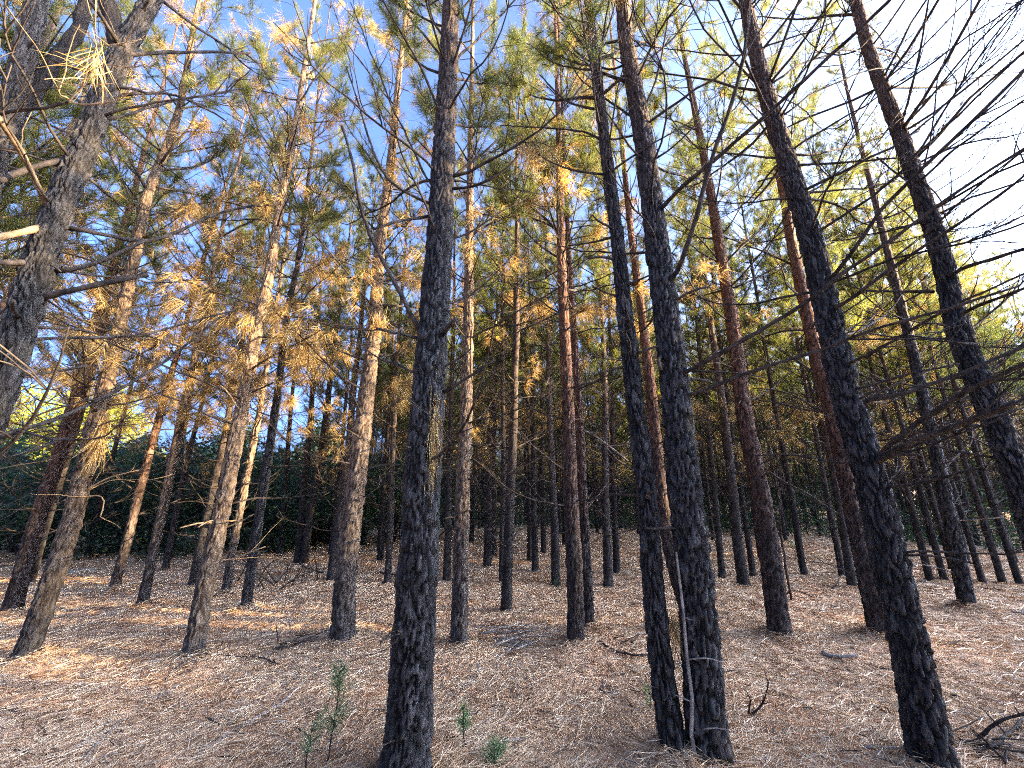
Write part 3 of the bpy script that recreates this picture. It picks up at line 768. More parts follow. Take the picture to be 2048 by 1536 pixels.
            if z < split:
                mt = Matrix.Translation(Vector(o + np.array([math.cos(az), math.sin(az), 0]) * rr * 0.6)) @ Matrix.Rotation(az, 4, 'Z') @ Matrix.Rotation(-0.35 * f, 4, 'Y') @ Matrix.Scale(sc, 4)
                b = obj('branch', lib[0], e, mat4=mt)
                if lib[1] is not None: obj('foliage', lib[1], b)
            else:
                ca, sa = math.cos(az), math.sin(az)
                Rm = np.array([[ca, -sa, 0], [sa, ca, 0], [0, 0, 1]]) * sc
                ee = 0.35 * f; ce, se = math.cos(ee), math.sin(ee)
                Rm = Rm @ np.array([[ce, 0, -se], [0, 1, 0], [se, 0, ce]])
                crown.add(lib[2][0] @ Rm.T + o, lib[2][1], 0)
                fv, ft, fm = lib[3]
                for mi in (0, 1):
                    s2 = ft[fm == mi]
                    if len(s2): crown.add(*compact(fv @ Rm.T + o, s2), 1 + mi)
        z += r.uniform(0.38, 0.62) * (0.72 if brown > 0.45 else 1.0)
    if crown.n:
        obj('crown', crown.mesh('crown', [M['twig'], M['green'], M['brown']]), e)
    return e
for i, (h, base, P, diam) in enumerate(HERO_DATA):
    build_hero(i, h, base, P, diam)

# ------------------------------------------------------------------ mid rows and deeper rows
taken = [(b[0], b[1]) for _, b, _, _ in HERO_DATA]
rr = np.random.default_rng(11)
SHORT = {'main': 'thick dark furrowed trunk', 'twin_thin': 'close dark pair', 'twin_thick': 'close dark pair', 'right_dark': 'dark slanting pine', 'right_edge': 'pine beside the clearing',
 'big_fork': 'thick forked pine', 'left_corner': 'dark forked pine', 'mid_pale': 'pale flaky pine', 'mid_slim': 'slim straight grey pine', 'mid_front': 'straight reddish pine', 'mid_behind': 'straight reddish pine', 'gap_red': 'close dark pair',
 'right_red': 'red barked pine', 'right_red_back': 'rust red pine', 'right_far': 'single bluish pine in the open', 'left_gold': 'peeling golden pine', 'left_edge': 'brown pine with the orange band',
 'left_bright': 'brightest sunlit pine', 'left_thin': 'slim sun flecked pine', 'left_thin_dark': 'slim dark pine by the brushwood', 'left_back': 'orange lit pine before the bushes', 'left_mid': 'brightest sunlit pine'}
MIDLAB, near_by = [''] * len(MID), {}
for i, (a, b, w) in enumerate(MID):
    g_ = ground_px(*a); az_ = math.atan2(g_[0], g_[1])
    hs = min(HERO_DATA, key=lambda q: abs(math.atan2(q[1][0], q[1][1]) - az_))
    near_by.setdefault(SHORT[hs[0][0]], []).append((math.hypot(g_[0], g_[1]), i))
for k_, v_ in near_by.items():
    for o_, (_, i) in enumerate(sorted(v_)):
        MIDLAB[i] = ('slender dark pine in the row behind the ' if len(v_) == 1 else ('first', 'second', 'third', 'fourth', 'fifth', 'sixth', 'seventh', 'eighth', 'ninth')[o_] + ' slender dark pine back from the ') + k_
for i, (a, b, w) in enumerate(MID):
    base = ground_px(*a); top = plane_px(*b, base)
    d = Vector(top - base).normalized()
    depth = (base - np.array([0, 0, CAMH])) @ np.array([0, CT, ST])
    u_, v_ = (a[0] - 1024) / FPX, (768 - a[1]) / FPX
    diam = w / FPX * depth * math.sqrt((1 + v_ * v_) / (1 + u_ * u_ + v_ * v_)) - 0.012
    sc = rr.uniform(0.88, 1.02)
    e = place_template(i % 5, (base[0], base[1], float(gz(base[0], base[1])) - 0.03), sc, 0, label=MIDLAB[i], group='pines of the middle rows', thick=diam / 0.164 / sc)
    q = Vector((0, 0, 1)).rotation_difference(d)
    e.rotation_euler = (q.to_matrix() @ Matrix.Rotation(rr.uniform(0, 6.28), 3, 'Z')).to_euler()
    taken.append((base[0], base[1]))
for x, y, t_, lab in ((-5.0, 3.05, 2, 'slim pine close beyond the thick grey scaly one'), (-6.5, 4.6, 0, 'second slim pine beyond the thick grey scaly one'), (-7.9, 5.2, 4, 'third slim pine beyond the thick grey scaly one, close to the shrubs'), (-4.7, 2.2, 4, 'low crowned pine next to the dark forked one')):
    place_template(t_, (x, y, -0.03), 0.95, rr.uniform(0, 6.28), (0, 0), lab, 'pines of the middle rows', 0.8)
    taken.append((x, y))
cand = []
for gy in np.arange(8.5, 30, 1.5):
    for gx in np.arange(-30, 42, 1.5):
        x, y = gx + rr.normal(0, 0.3), gy + rr.normal(0, 0.3)
        dist = math.hypot(x, y); az = math.degrees(math.atan2(x, y))
        if az < -54 or az > 55: continue
        if dist < 10.2 or dist > 27.5: continue
        if az < -20 and dist > 14.5: continue
        if az < -20 and rr.random() < 0.35: continue
        if min((x - p) ** 2 + (y - q) ** 2 for p, q in taken) < 0.8: continue
        cand.append((x, y)); taken.append((x, y))
print('far pines', len(cand))
for i, (x, y) in enumerate(cand):
    place_template(int(rr.integers(5)), (x, y, float(gz(x, y)) * max(0, 1 - max(0, math.hypot(x, y) - 14) / 10) - 0.03), rr.uniform(0.82, 1.05), rr.uniform(0, 6.28), (rr.normal(0, 0.025), rr.normal(0, 0.025)),
                   'thin pine deep in the dark back rows of the plantation', 'pines of the back rows', rr.uniform(0.6, 0.95))

# ------------------------------------------------------------------ the woods beyond (one mass nobody could count)
def light_tree(seed, H, c0):
    r = np.random.default_rng(seed)
    g = Geo()
    z = np.linspace(-0.1, H, 6)
    g.add(*tube(np.stack([r.normal(0, 0.05, 6), r.normal(0, 0.05, 6), z], 1), 0.11 * (1 - 0.9 * z / H), 6), 0)
    n = 900
    zz = c0 + (H - c0) * r.random(n) ** 0.85
    f = (zz - c0) / (H - c0)
    rad = (1.5 * (1 - f) ** 0.7 + 0.15) * np.sqrt(r.random(n))
    a = r.uniform(0, 6.28, n)
    org = np.stack([rad * np.cos(a), rad * np.sin(a), zz + 0.25 * rad], 1)
    d = np.stack([np.cos(a), np.sin(a), np.full(n, 0.7)], 1) + r.normal(size=(n, 3)) * 0.6
    v, t = needles(org, d, r.uniform(0.25, 0.5, n), 0.085, r, 0.1)
    cut = int(n * 0.82)
    g.add(*compact(v, t[:cut]), 1); g.add(*compact(v, t[cut:]), 2)
    n = 60
    zz = r.uniform(1.0, c0 + 1, n); a = r.uniform(0, 6.28, n)
    org = np.stack([np.zeros(n), np.zeros(n), zz], 1)
    v, t = needles(org, np.stack([np.cos(a), np.sin(a), r.uniform(-0.1, 0.6, n)], 1), r.uniform(0.4, 1.3, n), 0.02, r, 0.0)
    g.add(v, t, 0)
    return g.arrays()
LT = [light_tree(i, h, c) for i, (h, c) in enumerate(((10, 2.4), (11, 2.8), (9, 1.8), (10.5, 2.2)))]
def woods(name, spots, label):
    g = Geo()
    for x, y, s in spots:
        v, t, m = LT[int(rr.integers(4))]
        a = rr.uniform(0, 6.28); ca, sa = math.cos(a) * s, math.sin(a) * s
        v2 = np.stack([v[:, 0] * ca - v[:, 1] * sa + x, v[:, 0] * sa + v[:, 1] * ca + y, v[:, 2] * s], 1)
        for mi in range(3):
            s2 = t[m == mi]
            g.add(*compact(v2, s2), mi)
    o = obj(name, g.mesh(name, [M['bark_far'], M['green'], M['brown']]))
    tag(o, label, 'woods', kind='stuff')
sp = []
for gy in np.arange(15, 60, 2.7):
    for gx in np.arange(-25, 62, 2.7):
        x, y = gx + rr.normal(0, 0.5), gy + rr.normal(0, 0.5)
        dist = math.hypot(x, y); az = math.degrees(math.atan2(x, y))
        if dist < 28 or dist > (62 if az > 35 else 50) or az < -17 or az > 57: continue
        sp.append((x, y, rr.uniform(0.85, 1.1)))
UG = np.random.default_rng(17)
ua, ud = R(1) * UG.uniform(-19, 57, 26000), UG.uniform(17, 27, 26000)
g = Geo()
hh = (1.5 + 0.5 * np.sin(ua * 23) + 0.35 * np.sin(ua * 61 + 1)) * np.clip((ud - 15) / 8, 0.3, 1.3) * np.clip(0.9 + ua * 0.8, 0.7, 1.6)
org = np.stack([ud * np.sin(ua), ud * np.cos(ua), np.abs(UG.random(26000)) * hh], 1)
g.add(*needles(org, UG.normal(size=(26000, 3)), UG.uniform(0.2, 0.5, 26000), 0.05, UG, 0.1), 0)
ua, ud = R(1) * UG.uniform(-19, 58, 20000), UG.uniform(45, 52, 20000)
hh = 4.6 + 1.2 * np.sin(ua * 27)
org = np.stack([ud * np.sin(ua), ud * np.cos(ua), UG.random(20000) * hh], 1)
g.add(*needles(org, UG.normal(size=(20000, 3)), UG.uniform(0.6, 1.1, 20000), 0.3, UG, 0.1), 0)
ua, ud = R(1) * UG.uniform(-58, -12, 26000), UG.uniform(20, 26, 26000)
hh = 2.7 + 0.5 * np.sin(ua * 31) + 0.4 * np.sin(ua * 83 + 1)
org = np.stack([ud * np.sin(ua), ud * np.cos(ua), UG.random(26000) * hh], 1)
g.add(*needles(org, UG.normal(size=(26000, 3)), UG.uniform(0.25, 0.5, 26000), 0.15, UG, 0.1), 0)
tag(obj('undergrowth', g.mesh('undergrowth', [M['shrub']])), 'dark undergrowth closing the far end of the rows', 'undergrowth', kind='stuff')
woods('far_woods', sp, 'dense dark pine woods filling the view beyond the back rows')
EDGE_D, EDGE_H = 38.0, 1.17  # unseen treeline, added and sized to keep the sun off the floor
sp = []
for az in np.arange(56, 136, 1.6):
    for row in (0, 1.5, 3.0, 4.5):
        dd = EDGE_D + row + rr.normal(0, 0.5)
        aa = R(az + rr.normal(0, 0.5))
        sp.append((dd * math.sin(aa), dd * math.cos(aa), EDGE_H * rr.uniform(0.92, 1.06)))
woods('unseen_shade_woods', sp, 'unseen pine woods added across the clearing to shade the forest floor')
sp = []
for az in np.arange(112, 262, 4.5):  # added out of view behind the camera, cuts low light on trunk fronts
    for row in (0, 2.0):
        dd = 5.0 + row + rr.normal(0, 0.4); aa = R(az + rr.normal(0, 1.5))
        sp.append((dd * math.sin(aa), dd * math.cos(aa), rr.uniform(0.34, 0.42)))
woods('added_thicket', sp, 'unseen low pine thicket added to darken the fronts of the near trunks')
for x, y, t_ in ((6.6, 1.4, 4), (9.4, 1.0, 2), (8.0, 1.5, 4)):  # added pines out of view, block the sun from the nearest trunks
    place_template(t_, (x, y, -0.03), 0.95, rr.uniform(0, 6.28), (0, 0), 'unseen pine added at the near edge of the clearing to shade the front trunks', 'unseen shade pines at the clearing edge', 1.2)

# ------------------------------------------------------------------ shrubs and sunlit broadleaf trees beyond the plantation
def leaf_cloud(r, centres, radii, n, size, gm=0):
    g = Geo()
    centres = np.asarray(centres); radii = np.asarray(radii)
    k = r.integers(len(centres), size=n)
    d = r.normal(size=(n, 3)); d /= np.linalg.norm(d, axis=1)[:, None]
    rad = radii[k][:, None] * (0.45 + 0.6 * r.random((n, 1)) ** 0.6)
    p = centres[k] + d * rad
    p[:, 2] = np.maximum(p[:, 2], 0.05)
    nn = d + r.normal(size=(n, 3)) * 0.8; nn /= np.linalg.norm(nn, axis=1)[:, None]
    a = np.cross(nn, r.normal(size=(n, 3))); a /= np.linalg.norm(a, axis=1)[:, None]; b = np.cross(nn, a)
    s = size * r.uniform(0.6, 1.3, (n, 1))
    v = np.stack([p - a * s, p + b * s * 0.45, p + a * s, p - b * s * 0.45], 1).reshape(-1, 3)
    i = (np.arange(n) * 4)[:, None]
    t = np.concatenate([i + [0, 1, 2], i + [0, 2, 3]], 1).reshape(-1, 3)
    g.add(v, t, gm)
    return g
def shrub_meshes(seed, n=3600):
    r = np.random.default_rng(seed)
    c = np.stack([r.normal(0, 0.75, 22), r.normal(0, 0.55, 22), r.uniform(0.15, 2.6, 22)], 1)
    fol = leaf_cloud(r, c, r.uniform(0.3, 0.62, 22), n, 0.05).mesh('shrub_foliage', [M['shrub']])
    st = Geo()
    for i in range(9):
        p = bend((r.normal(0, 0.1), r.normal(0, 0.1), -0.05), (r.normal(0, 0.35), r.normal(0, 0.35), 1), r.uniform(1.6, 2.8), 8, r, 0.2, 0.08)
        st.add(*tube(p, np.linspace(0.022, 0.006, 9), 5))
    return fol, st.mesh('shrub_stems', [M['twig']], True)
SH = [shrub_meshes(i + 50) for i in range(3)]
spots = [(-19.5, 11.2), (-18.0, 13.2), (-16.6, 14.2), (-15.0, 13.6), (-13.4, 15.0), (-12.0, 14.4), (-10.6, 15.4), (-9.0, 15.0), (-7.6, 16.0), (-6.2, 15.6), (-14.2, 16.2), (-11.2, 17.0), (-17.6, 15.6), (-8.4, 17.4), (-5.0, 17.2), (-20.5, 13.0), (-19.6, 15.2), (-16.0, 17.4), (-13.0, 18.0), (-10.0, 18.6), (-6.8, 18.4), (-3.6, 18.4), (-22.0, 11.6)]
for i, (x, y) in enumerate(spots):
    x, y = x * 0.74, y * 0.74
    e = empty('shrub', (x, y, -0.02), (0, 0, rr.uniform(0, 6.28)), 'dense blue green shrub behind the sunlit pine stems', 'shrub', 'shrubs along the plantation edge')
    s = rr.uniform(0.85, 1.1); e.scale = (s * 1.3, s * 1.3, s)
    f, st = SH[i % 3]
    obj('foliage', f, e); obj('stem', st, e)
def broad_tree(x, y, H, W, label, mat='yellowleaf', seed=1):
    r = np.random.default_rng(seed)
    e = empty('broadleaf_tree', (x, y, -0.05), None, label, 'tree')
    tr = Geo()
    p = bend((0, 0, 0), (0, 0, 1), H * 0.75, 10, r, 0.2, 0.04); tr.add(*tube(p, np.linspace(0.2, 0.05, 11), 8))
    c = []
    for i in range(16):
        k = int(r.integers(2, 10))
        q = bend(p[k], (r.normal(), r.normal(), 0.7), W * r.uniform(0.4, 0.8), 5, r, 0.2, 0.1)
        tr.add(*tube(q, np.linspace(0.06, 0.015, 6), 5)); c.append(q[-1]); c.append(q[3])
    c.append(p[-1])
    obj('trunk', tr.mesh('broad_trunk', [M['twig']], True), e)
    obj('crown', leaf_cloud(r, c, r.uniform(0.5, 1.0, len(c)) * W * 0.36, 8500, 0.15).mesh('broad_crown', [M[mat]]), e)
broad_tree(-38, 28.5, 9.0, 7.0, 'yellow green broadleaf tree in full sun beyond the shrubs', seed=3)
broad_tree(-31.5, 29, 8.0, 5.0, 'smaller yellow green tree in sun, seen between the slanting pine stems', seed=4)
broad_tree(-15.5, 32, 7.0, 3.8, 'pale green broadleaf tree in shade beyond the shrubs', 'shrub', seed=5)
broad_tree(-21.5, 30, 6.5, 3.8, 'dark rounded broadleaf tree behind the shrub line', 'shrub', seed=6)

# ------------------------------------------------------------------ needle litter on the floor
def litter(n, seed):
    r = np.random.default_rng(seed)
    dist = np.exp(r.uniform(math.log(1.3), math.log(17.0), n))
    az = r.uniform(-0.98, 0.98, n)
    x, y = dist * np.sin(az), dist * np.cos(az)
    z = gz(x, y)
    clump = 0.5 + 0.5 * np.sin(x * 2.1 + 1.5 * np.sin(y * 1.7)) * np.sin(y * 2.6 + 1.2 * np.sin(x * 2.2))
    z = z + 0.002 + 0.022 * r.random(n) ** 2 * (0.4 + clump)
    ang = 0.35 + 0.9 * np.sin(x * 0.8 + 2 * np.sin(y * 0.6)) + 0.7 * np.sin(y * 1.9 + x * 1.3) + r.normal(0, 1.0, n) + (r.random(n) < 0.3) * r.uniform(-1.6, 1.6, n)
    d = np.stack([np.cos(ang), np.sin(ang), r.normal(0.02, 0.09, n) + 0.25 * (r.random(n) < 0.03)], 1)
    L = r.uniform(0.10, 0.22, n) * np.clip(dist / 7, 1, 1.6)
    w = np.clip(0.00115 * dist, 0.0022, 0.014)
    v, t = needles(np.stack([x, y, z], 1), d, L, w, r, 0.12, 2)
    return v, t
v, t = litter(175000, 3)
bits = np.random.default_rng(91)
nb_ = 3000
bd, ba = np.exp(bits.uniform(math.log(1.4), math.log(12), nb_)), bits.uniform(-0.98, 0.98, nb_)
bx, by = bd * np.sin(ba), bd * np.cos(ba)
th_ = bits.uniform(0, 6.28, nb_)
vb, tb = needles(np.stack([bx, by, gz(bx, by) + 0.012], 1), np.stack([np.cos(th_), np.sin(th_), bits.normal(0.02, 0.08, nb_)], 1), bits.uniform(0.03, 0.22, nb_), bits.uniform(0.004, 0.011, nb_), bits, 0.1, 2)
lg = Geo(); lg.add(v, t, 0)
for _, hb, _, hd in HERO_DATA:                               # needles heaped round the feet
    if hb[1] < 2 and abs(hb[0]) > 3: continue
    kn = 500; ha = bits.uniform(0, 6.28, kn); hr = hd * 0.5 + 0.015 + np.abs(bits.normal(0, 0.09, kn))
    hx, hy = hb[0] + hr * np.cos(ha), hb[1] + hr * np.sin(ha)
    tw = ha + bits.normal(1.57, 0.7, kn)
    hz = gz(hx, hy) + 0.075 * np.exp(-(hr - hd * 0.5) / 0.06) * bits.random(kn)
    lg.add(*needles(np.stack([hx, hy, hz], 1), np.stack([np.cos(tw), np.sin(tw), bits.normal(0.0, 0.2, kn)], 1), bits.uniform(0.08, 0.18, kn), 0.0009 * math.hypot(hb[0], hb[1]) + 0.0005, bits, 0.2, 2), 0)
cut = int(nb_ * 0.6) * 3; lg.add(*compact(vb, tb[:cut]), 1); lg.add(*compact(vb, tb[cut:]), 2)
o = obj('needle_litter', lg.mesh('needle_litter', [M['litter'], M['twig'], M['grey_twig']]))
tag(o, 'loose fallen pine needles and twig bits strewn over the forest floor', 'needles', kind='stuff')

# ------------------------------------------------------------------ sticks and fallen branches on the floor: pixels, radius, bark, lift of the tip, label
STICKS = [
 ([(1648,1313),(1665,1322),(1690,1326),(1718,1330)], 0.022, 'grey_twig', 0.05, 'short pale weathered log lying between the red pines'),
 ([(1955,1468),(1985,1440),(2010,1425),(2060,1420)], 0.012, 'twig', 0.10, 'dark curved stick arching off the ground by the clearing'),
 ([(1950,1500),(1990,1480),(2020,1465),(2060,1452)], 0.014, 'twig', 0.03, 'dark forked branch lying below the arching stick'),
 ([(2018,1222),(2035,1230),(2070,1240)], 0.02, 'grey_twig', 0.05, 'white ended stick on the open ground behind the dark slanting pine'),
 ([(1730,1517),(1755,1525),(1800,1540)], 0.009, 'grey_twig', 0.02, 'thin bent stick beside the foot of the dark slanting pine'),
 ([(1200,1297),(1225,1310),(1262,1316),(1300,1318)], 0.014, 'twig', 0.03, 'dark stick lying just before the close dark pair'),
 ([(1500,1440),(1520,1425),(1532,1412),(1540,1370)], 0.008, 'twig', 0.16, 'thin dark twig sticking up from the needles near the close pair'),
 ([(1497,1440),(1500,1410),(1493,1394)], 0.007, 'twig', 0.10, 'short upright twig stub in the needles near the close pair'),
 ([(432,1478),(480,1455),(530,1430),(560,1418),(600,1380)], 0.010, 'grey_twig', 0.02, 'long pale stick lying diagonally on the needles'),
 ([(170,1510),(195,1485),(220,1462),(250,1440)], 0.008, 'grey_twig', 0.02, 'short pale stick lying near the long diagonal one'),
 ([(5,1415),(40,1435),(75,1460),(95,1478)], 0.007, 'twig', 0.02, 'thin brown twig lying in the needles before the peeling golden pine'),
 ([(330,1365),(355,1345),(385,1335),(412,1330)], 0.007, 'twig', 0.03, 'dark bowed twig at the foot of the brightest sunlit pine'),
 ([(450,1322),(490,1320),(520,1322),(556,1340)], 0.010, 'twig', 0.03, 'crooked brown stick lying behind the brightest sunlit pine'),
 ([(582,1270),(580,1245),(590,1230),(604,1215)], 0.007, 'grey_twig', 0.22, 'pale forked twig standing in the needles before the brushwood'),
 ([(555,1290),(552,1270),(550,1255)], 0.006, 'twig', 0.12, 'short dark twig standing in the needles'),
 ([(735,1240),(700,1222),(690,1218)], 0.006, 'grey_twig', 0.05, 'thin pale twig beside the pale flaky pine'),
 ([(985,1322),(1000,1307),(1015,1300),(1030,1302)], 0.006, 'grey_twig', 0.05, 'pale hooked twig before the small stick pile'),
 ([(945,1350),(955,1335),(962,1312)], 0.006, 'grey_twig', 0.10, 'pale leaning twig near the slim straight pine'),
 ([(727,1212),(745,1208),(770,1200)], 0.008, 'twig', 0.03, 'dark twig lying past the pale flaky pine'),
 ([(1625,1258),(1635,1290),(1640,1300)], 0.006, 'twig', 0.12, 'thin upright twig between the two red pines'),
 ([(1880,1295),(1900,1293),(1925,1290)], 0.012, 'twig', 0.04, 'short dark broken stub on the sand coloured needles'),
 ([(1880,1382),(1900,1390),(1915,1395)], 0.010, 'twig', 0.02, 'small dark stick right of the slanting pine foot'),
 ([(700,1150),(760,1148),(830,1156)], 0.020, 'twig', 0.05, 'fallen dark pole lying across the row behind the pale flaky pine'),
 ([(1665,1180),(1672,1176),(1678,1168)], 0.015, 'twig', 0.06, 'small dark stump stub among the thin grass'),
]
STICKS = [(p, r_, m_, l_, lab.replace(' right of the', ' beside the')) for p, r_, m_, l_, lab in STICKS]
def stick(name, poly, rad, mat, lift, label, twigs=5, seed=0, group=None, cat='stick'):
    r = np.random.default_rng(seed)
    q = np.array([ground_px(*p) for p in poly])
    s = np.r_[0, np.cumsum(np.linalg.norm(np.diff(q, axis=0), axis=1))]
    if lift > 0.09:                                            # it stands: pixels above the foot are read on an upright plane
        q = np.array([q[0]] + [plane_px(x, y, q[0]) for x, y in poly[1:]])
        q[:, 2] = np.maximum(q[:, 2], 0)
        s = np.r_[0, np.cumsum(np.linalg.norm(np.diff(q, axis=0), axis=1))]
        lift = 0
    m = max(8, int(s[-1] / 0.05)); tt = np.linspace(0, s[-1], m)
    p = np.stack([np.interp(tt, s, q[:, i]) for i in range(3)], 1)
    for _ in range(2): p[1:-1] = (p[:-2] + 2 * p[1:-1] + p[2:]) / 4
    p[:, 2] += gz(p[:, 0], p[:, 1]) + rad * 0.7 + lift * np.linspace(0, 1, m) ** 2
    p[1:] += np.cumsum(r.normal(0, 0.004, (m - 1, 3)), 0) * [1, 1, 0.4]
    base = p[0].copy()
    e = empty(name, base, None, label, cat, group)
    g = Geo(); g.add(*tube(p - base, np.linspace(rad, rad * 0.55, m) * (1 + 0.1 * np.sin(np.arange(m) * 2.3)), 7))
    stem = obj('stem', g.mesh('stick', [M[mat]], True), e)
    for i in range(twigs):
        k = int(r.integers(m // 4, m)); d = p[k] - p[k - 1]
        w = bend(p[k] - base, d / np.linalg.norm(d) + r.normal(size=3) * [0.6, 0.6, 0.3] + np.array([0, 0, 0.12]), s[-1] * r.uniform(0.12, 0.3), 5, r, 0.0, 0.12)
        w[:, 2] = np.maximum(w[:, 2], rad * 0.2 - 0.02)
        g = Geo(); g.add(*tube(w, np.linspace(rad * 0.45, rad * 0.18, 6), 5))
        obj('twig', g.mesh('twig', [M[mat]], True), e)
for i, (p, r_, m_, l_, lab) in enumerate(STICKS):
    stick('fallen_stick', p, r_, m_, l_, lab, int(rr.integers(1, 5)), 700 + i)
# fallen pine top with bowed side branches, left of the pale pine
stick('fallen_branch', [(455,1130),(490,1118),(545,1108),(600,1128),(640,1150),(660,1152)], 0.022, 'twig', 0.0, 'fallen bare pine top with bowed side branches resting on the floor', 0, 31, cat='branch')
fb = [o for o in bpy.data.objects if o.name.startswith('fallen_branch')][-1]
fr = np.random.default_rng(8)
bz = ground_px(455, 1172)
for i in range(16):
    x0 = fr.uniform(470, 655); foot = ground_px(x0, fr.uniform(1160, 1182)); tip = foot + np.array([fr.normal(0, 0.3), fr.normal(0, 0.15), fr.uniform(0.25, 0.5)])
    pm = (foot + tip) / 2 + np.array([fr.normal(0, 0.15), 0, 0.12])
    tt = np.linspace(0, 1, 9)[:, None]
    pp = (1 - tt) ** 2 * foot + 2 * tt * (1 - tt) * pm + tt ** 2 * tip
    g = Geo(); g.add(*tube(pp - np.array(fb.location), np.linspace(0.012, 0.004, 9), 5))
    obj('twig', g.mesh('twig', [M['twig']], True), fb)
# small piles of sticks
def pile(cx, cy, sx, n, label, mat, seed):
    r = np.random.default_rng(seed)
    c = ground_px(cx, cy); c[2] = float(gz(c[0], c[1]))
    e = empty('stick_pile', c, None, label, 'sticks')
    for i in range(n):
        a = r.normal(0.25, 0.5); L = r.uniform(0.25, 0.75) * sx
        o = np.array([r.normal(0, 0.14 * sx), r.normal(0, 0.08 * sx), 0.01 + 0.012 * i * r.random()])
        p = bend(o - np.array([math.cos(a), math.sin(a), 0]) * L / 2, (math.cos(a), math.sin(a), r.normal(0.05, 0.08)), L, 8, r, 0, 0.06)
        p[:, 2] = np.maximum(p[:, 2], 0.004)
        g = Geo(); rad = r.uniform(0.004, 0.011); g.add(*tube(p, np.linspace(rad, rad * 0.5, 9), 6))
        obj('stick', g.mesh('stick', [M[mat]], True), e)
pile(1045, 1283, 1.0, 22, 'low pile of broken sticks before the straight reddish pine', 'grey_twig', 5)
pile(610, 1305, 0.5, 9, 'small heap of twigs at the foot of the pale flaky pine', 'twig', 6)
pile(1265, 1290, 0.6, 7, 'loose heap of dark twigs behind the close dark pair', 'twig', 7)
pile(1985, 1490, 0.7, 10, 'tangle of dark twigs where the arching stick meets the ground', 'twig', 9)

# leaning pole between the twin trunks
pb = ground_px(1385, 1545)
q = np.array([pb] + [plane_px(x, y, pb) for x, y in ((1368,1450),(1370,1380),(1360,1300),(1352,1200),(1340,1100))])
e = empty('leaning_stick', pb, None, 'pale thin stick leaning upright in the gap of the close pair', 'stick')
g = Geo(); s_ = np.linspace(0, len(q) - 1, 30); pp = np.stack([np.interp(s_, np.arange(len(q)), q[:, i]) for i in range(3)], 1) - pb
g.add(*tube(pp + np.array([0, -0.1, 0]), np.linspace(0.014, 0.007, 30), 7)); obj('stem', g.mesh('leaning_stick', [M['grey_twig']], True), e)
for k in (6, 11, 17, 22):
    w = bend(pp[k] + np.array([0, -0.1, 0]), (fr.normal(), fr.normal(), 0.4), 0.25, 5, fr, -0.3, 0.1); g = Geo(); g.add(*tube(w, np.linspace(0.005, 0.002, 6), 4)); obj('twig', g.mesh('twig', [M['grey_twig']], True), e)

# ------------------------------------------------------------------ seedlings
def sapling(px, py, top_px, top_py, width, n, label, seed, mat='sapling'):
    r = np.random.default_rng(seed)
    b = ground_px(px, py); b[2] = float(gz(b[0], b[1]))
    t = plane_px(top_px, top_py, b) - b
    e = empty('pine_seedling', b, None, label, 'seedling')
    m = 12
    p = np.outer(np.linspace(0, 1, m), t); p[1:-1] += np.cumsum(r.normal(0, 0.006, (m - 2, 3)), 0)
    g = Geo(); g.add(*tube(p, np.linspace(0.006, 0.002, m), 5)); obj('stem', g.mesh('seedling_stem', [M['twig']], True), e)
    H = np.linalg.norm(t)
    for i in range(n):
        f = 0.25 + 0.75 * r.random() ** 0.8
        o = np.array([np.interp(f, np.linspace(0, 1, m), p[:, j]) for j in range(3)])
        a = r.uniform(0, 6.28)
        w = bend(o, (math.cos(a), math.sin(a), 0.7), width * r.uniform(0.5, 1.0) * (1.15 - f * 0.75), 5, r, 0.3, 0.1)
        g = Geo(); g.add(*tube(w, np.linspace(0.002, 0.001, 6), 3), 0)
        k = 60
        j = r.integers(1, 6, k); jj = r.random((k, 1))
        org = w[j - 1] * (1 - jj) + w[j] * jj
        g.add(*needles(org, (w[-1] - w[0]) / np.linalg.norm(w[-1] - w[0]) + r.normal(size=(k, 3)) * 0.75, r.uniform(0.03, 0.08, k), 0.0011, r, 0.1, 1), 1)
        obj('frond', g.mesh('frond', [M['twig'], M[mat]]), e)
sapling(652, 1545, 690, 1335, 0.17, 40, 'tall feathery green seedling standing beside the thick dark trunk', 1)
sapling(930, 1520, 934, 1418, 0.07, 18, 'tiny wispy seedling on the needles near the thick dark trunk', 2)
sapling(985, 1548, 987, 1490, 0.14, 26, 'low bushy green seedling cut by the picture edge', 3)
sapling(610, 1560, 625, 1440, 0.12, 10, 'sparse grey green seedling next to the tall feathery one', 4)
sapling(1120, 1192, 1118, 1160, 0.2, 14, 'small blue green shrub behind the straight reddish pine', 5, 'shrub')
sapling(1300, 1430, 1302, 1380, 0.09, 7, 'faint green sprig beside the close dark pair', 6)
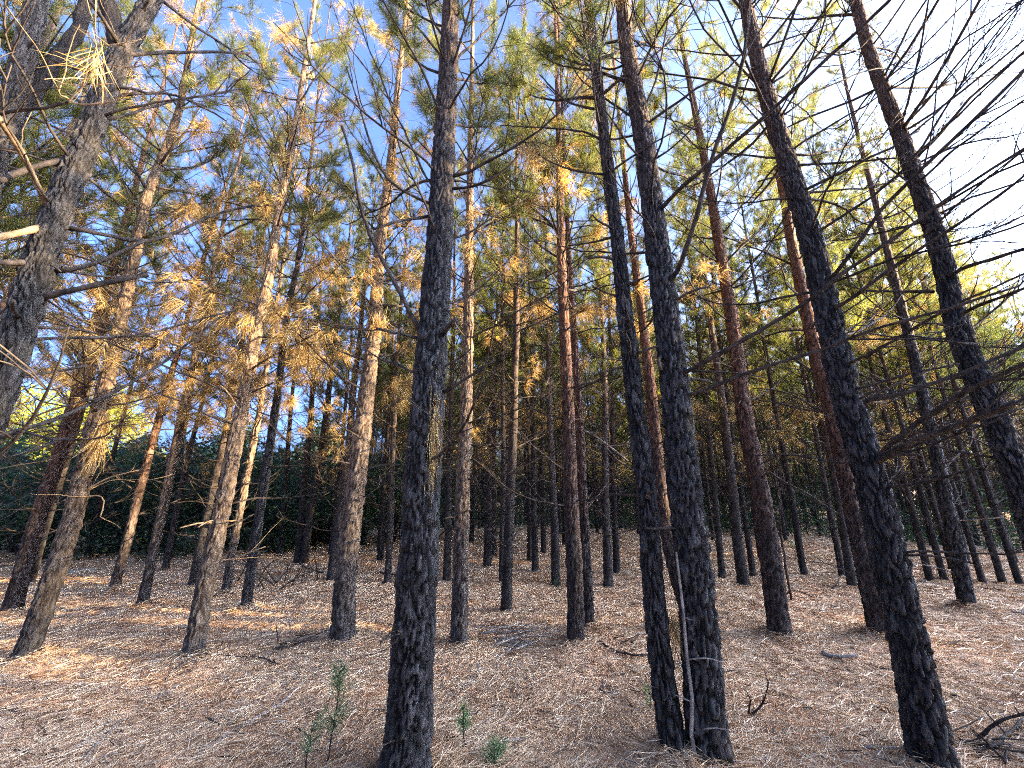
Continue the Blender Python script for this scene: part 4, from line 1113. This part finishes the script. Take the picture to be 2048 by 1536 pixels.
sapling(1592, 1120, 1590, 1085, 0.35, 16, 'low leafy green shrub beyond the red barked pine', 7)
# thin bare stem among the red pines
stick('bare_sapling', [(1584,1207),(1575,1130),(1565,1050),(1562,1000),(1545,900)], 0.018, 'twig', 0.5, 'thin bare young stem standing beside the red barked pine', 6, 77, cat='sapling')

# ------------------------------------------------------------------ dead needles caught on stems and branches
def clump(px, py, hero, fwd, n, L, spread, label, down=1.0, w=0.003, hgt=0.25):
    r = np.random.default_rng(int(px + py))
    base, z0, axis = H_AXIS[hero]
    p = plane_px(px, py, base); c = np.array([0, 0, CAMH])
    p = c + (p - c) * fwd
    org = r.normal(size=(n, 3)) * [spread, spread * 0.6, hgt]
    d = r.normal(size=(n, 3)) * (0.35 if hero != 'main' else 0.13) + np.array([0, 0, -down])
    v, t = needles(org, d, L * r.uniform(0.6, 1.2, n), w, r, 0.15, 2)
    o = obj('needle_clump', tri_mesh('needle_clump', v, t, [M['brown']]), None, p)
    tag(o, label, 'needles')
clump(868, 865, 'main', 0.955, 150, 0.15, 0.018, 'strip of reddish dead needles draped on the thick dark trunk', 1.0, 0.003, 0.14)
clump(190, 120, 'big_fork', 0.80, 60, 0.20, 0.03, 'bright golden bunch of dead needles hanging on a broken branch', 0.9, 0.0035, 0.05)
clump(492, 640, 'left_bright', 0.97, 160, 0.2, 0.05, 'golden needle clump hanging from the brightest sunlit pine', 1.0, 0.004, 0.06)
clump(480, 720, 'left_bright', 0.97, 110, 0.2, 0.035, 'lower golden needle clump against the brightest sunlit pine', 1.0, 0.004, 0.05)
clump(205, 860, 'left_gold', 0.96, 160, 0.32, 0.02, 'long peeling strips hanging down the golden slanting pine', 1.2, 0.006, 0.10)
clump(1345, 1250, 'twin_thick', 1.0, 120, 0.22, 0.04, 'dead needles wedged in the gap of the close dark pair', 1.0, 0.003, 0.1)
clump(760, 640, 'mid_pale', 0.97, 160, 0.2, 0.06, 'brown dead needles caught on the pale flaky pine', 1.0, 0.004, 0.06)
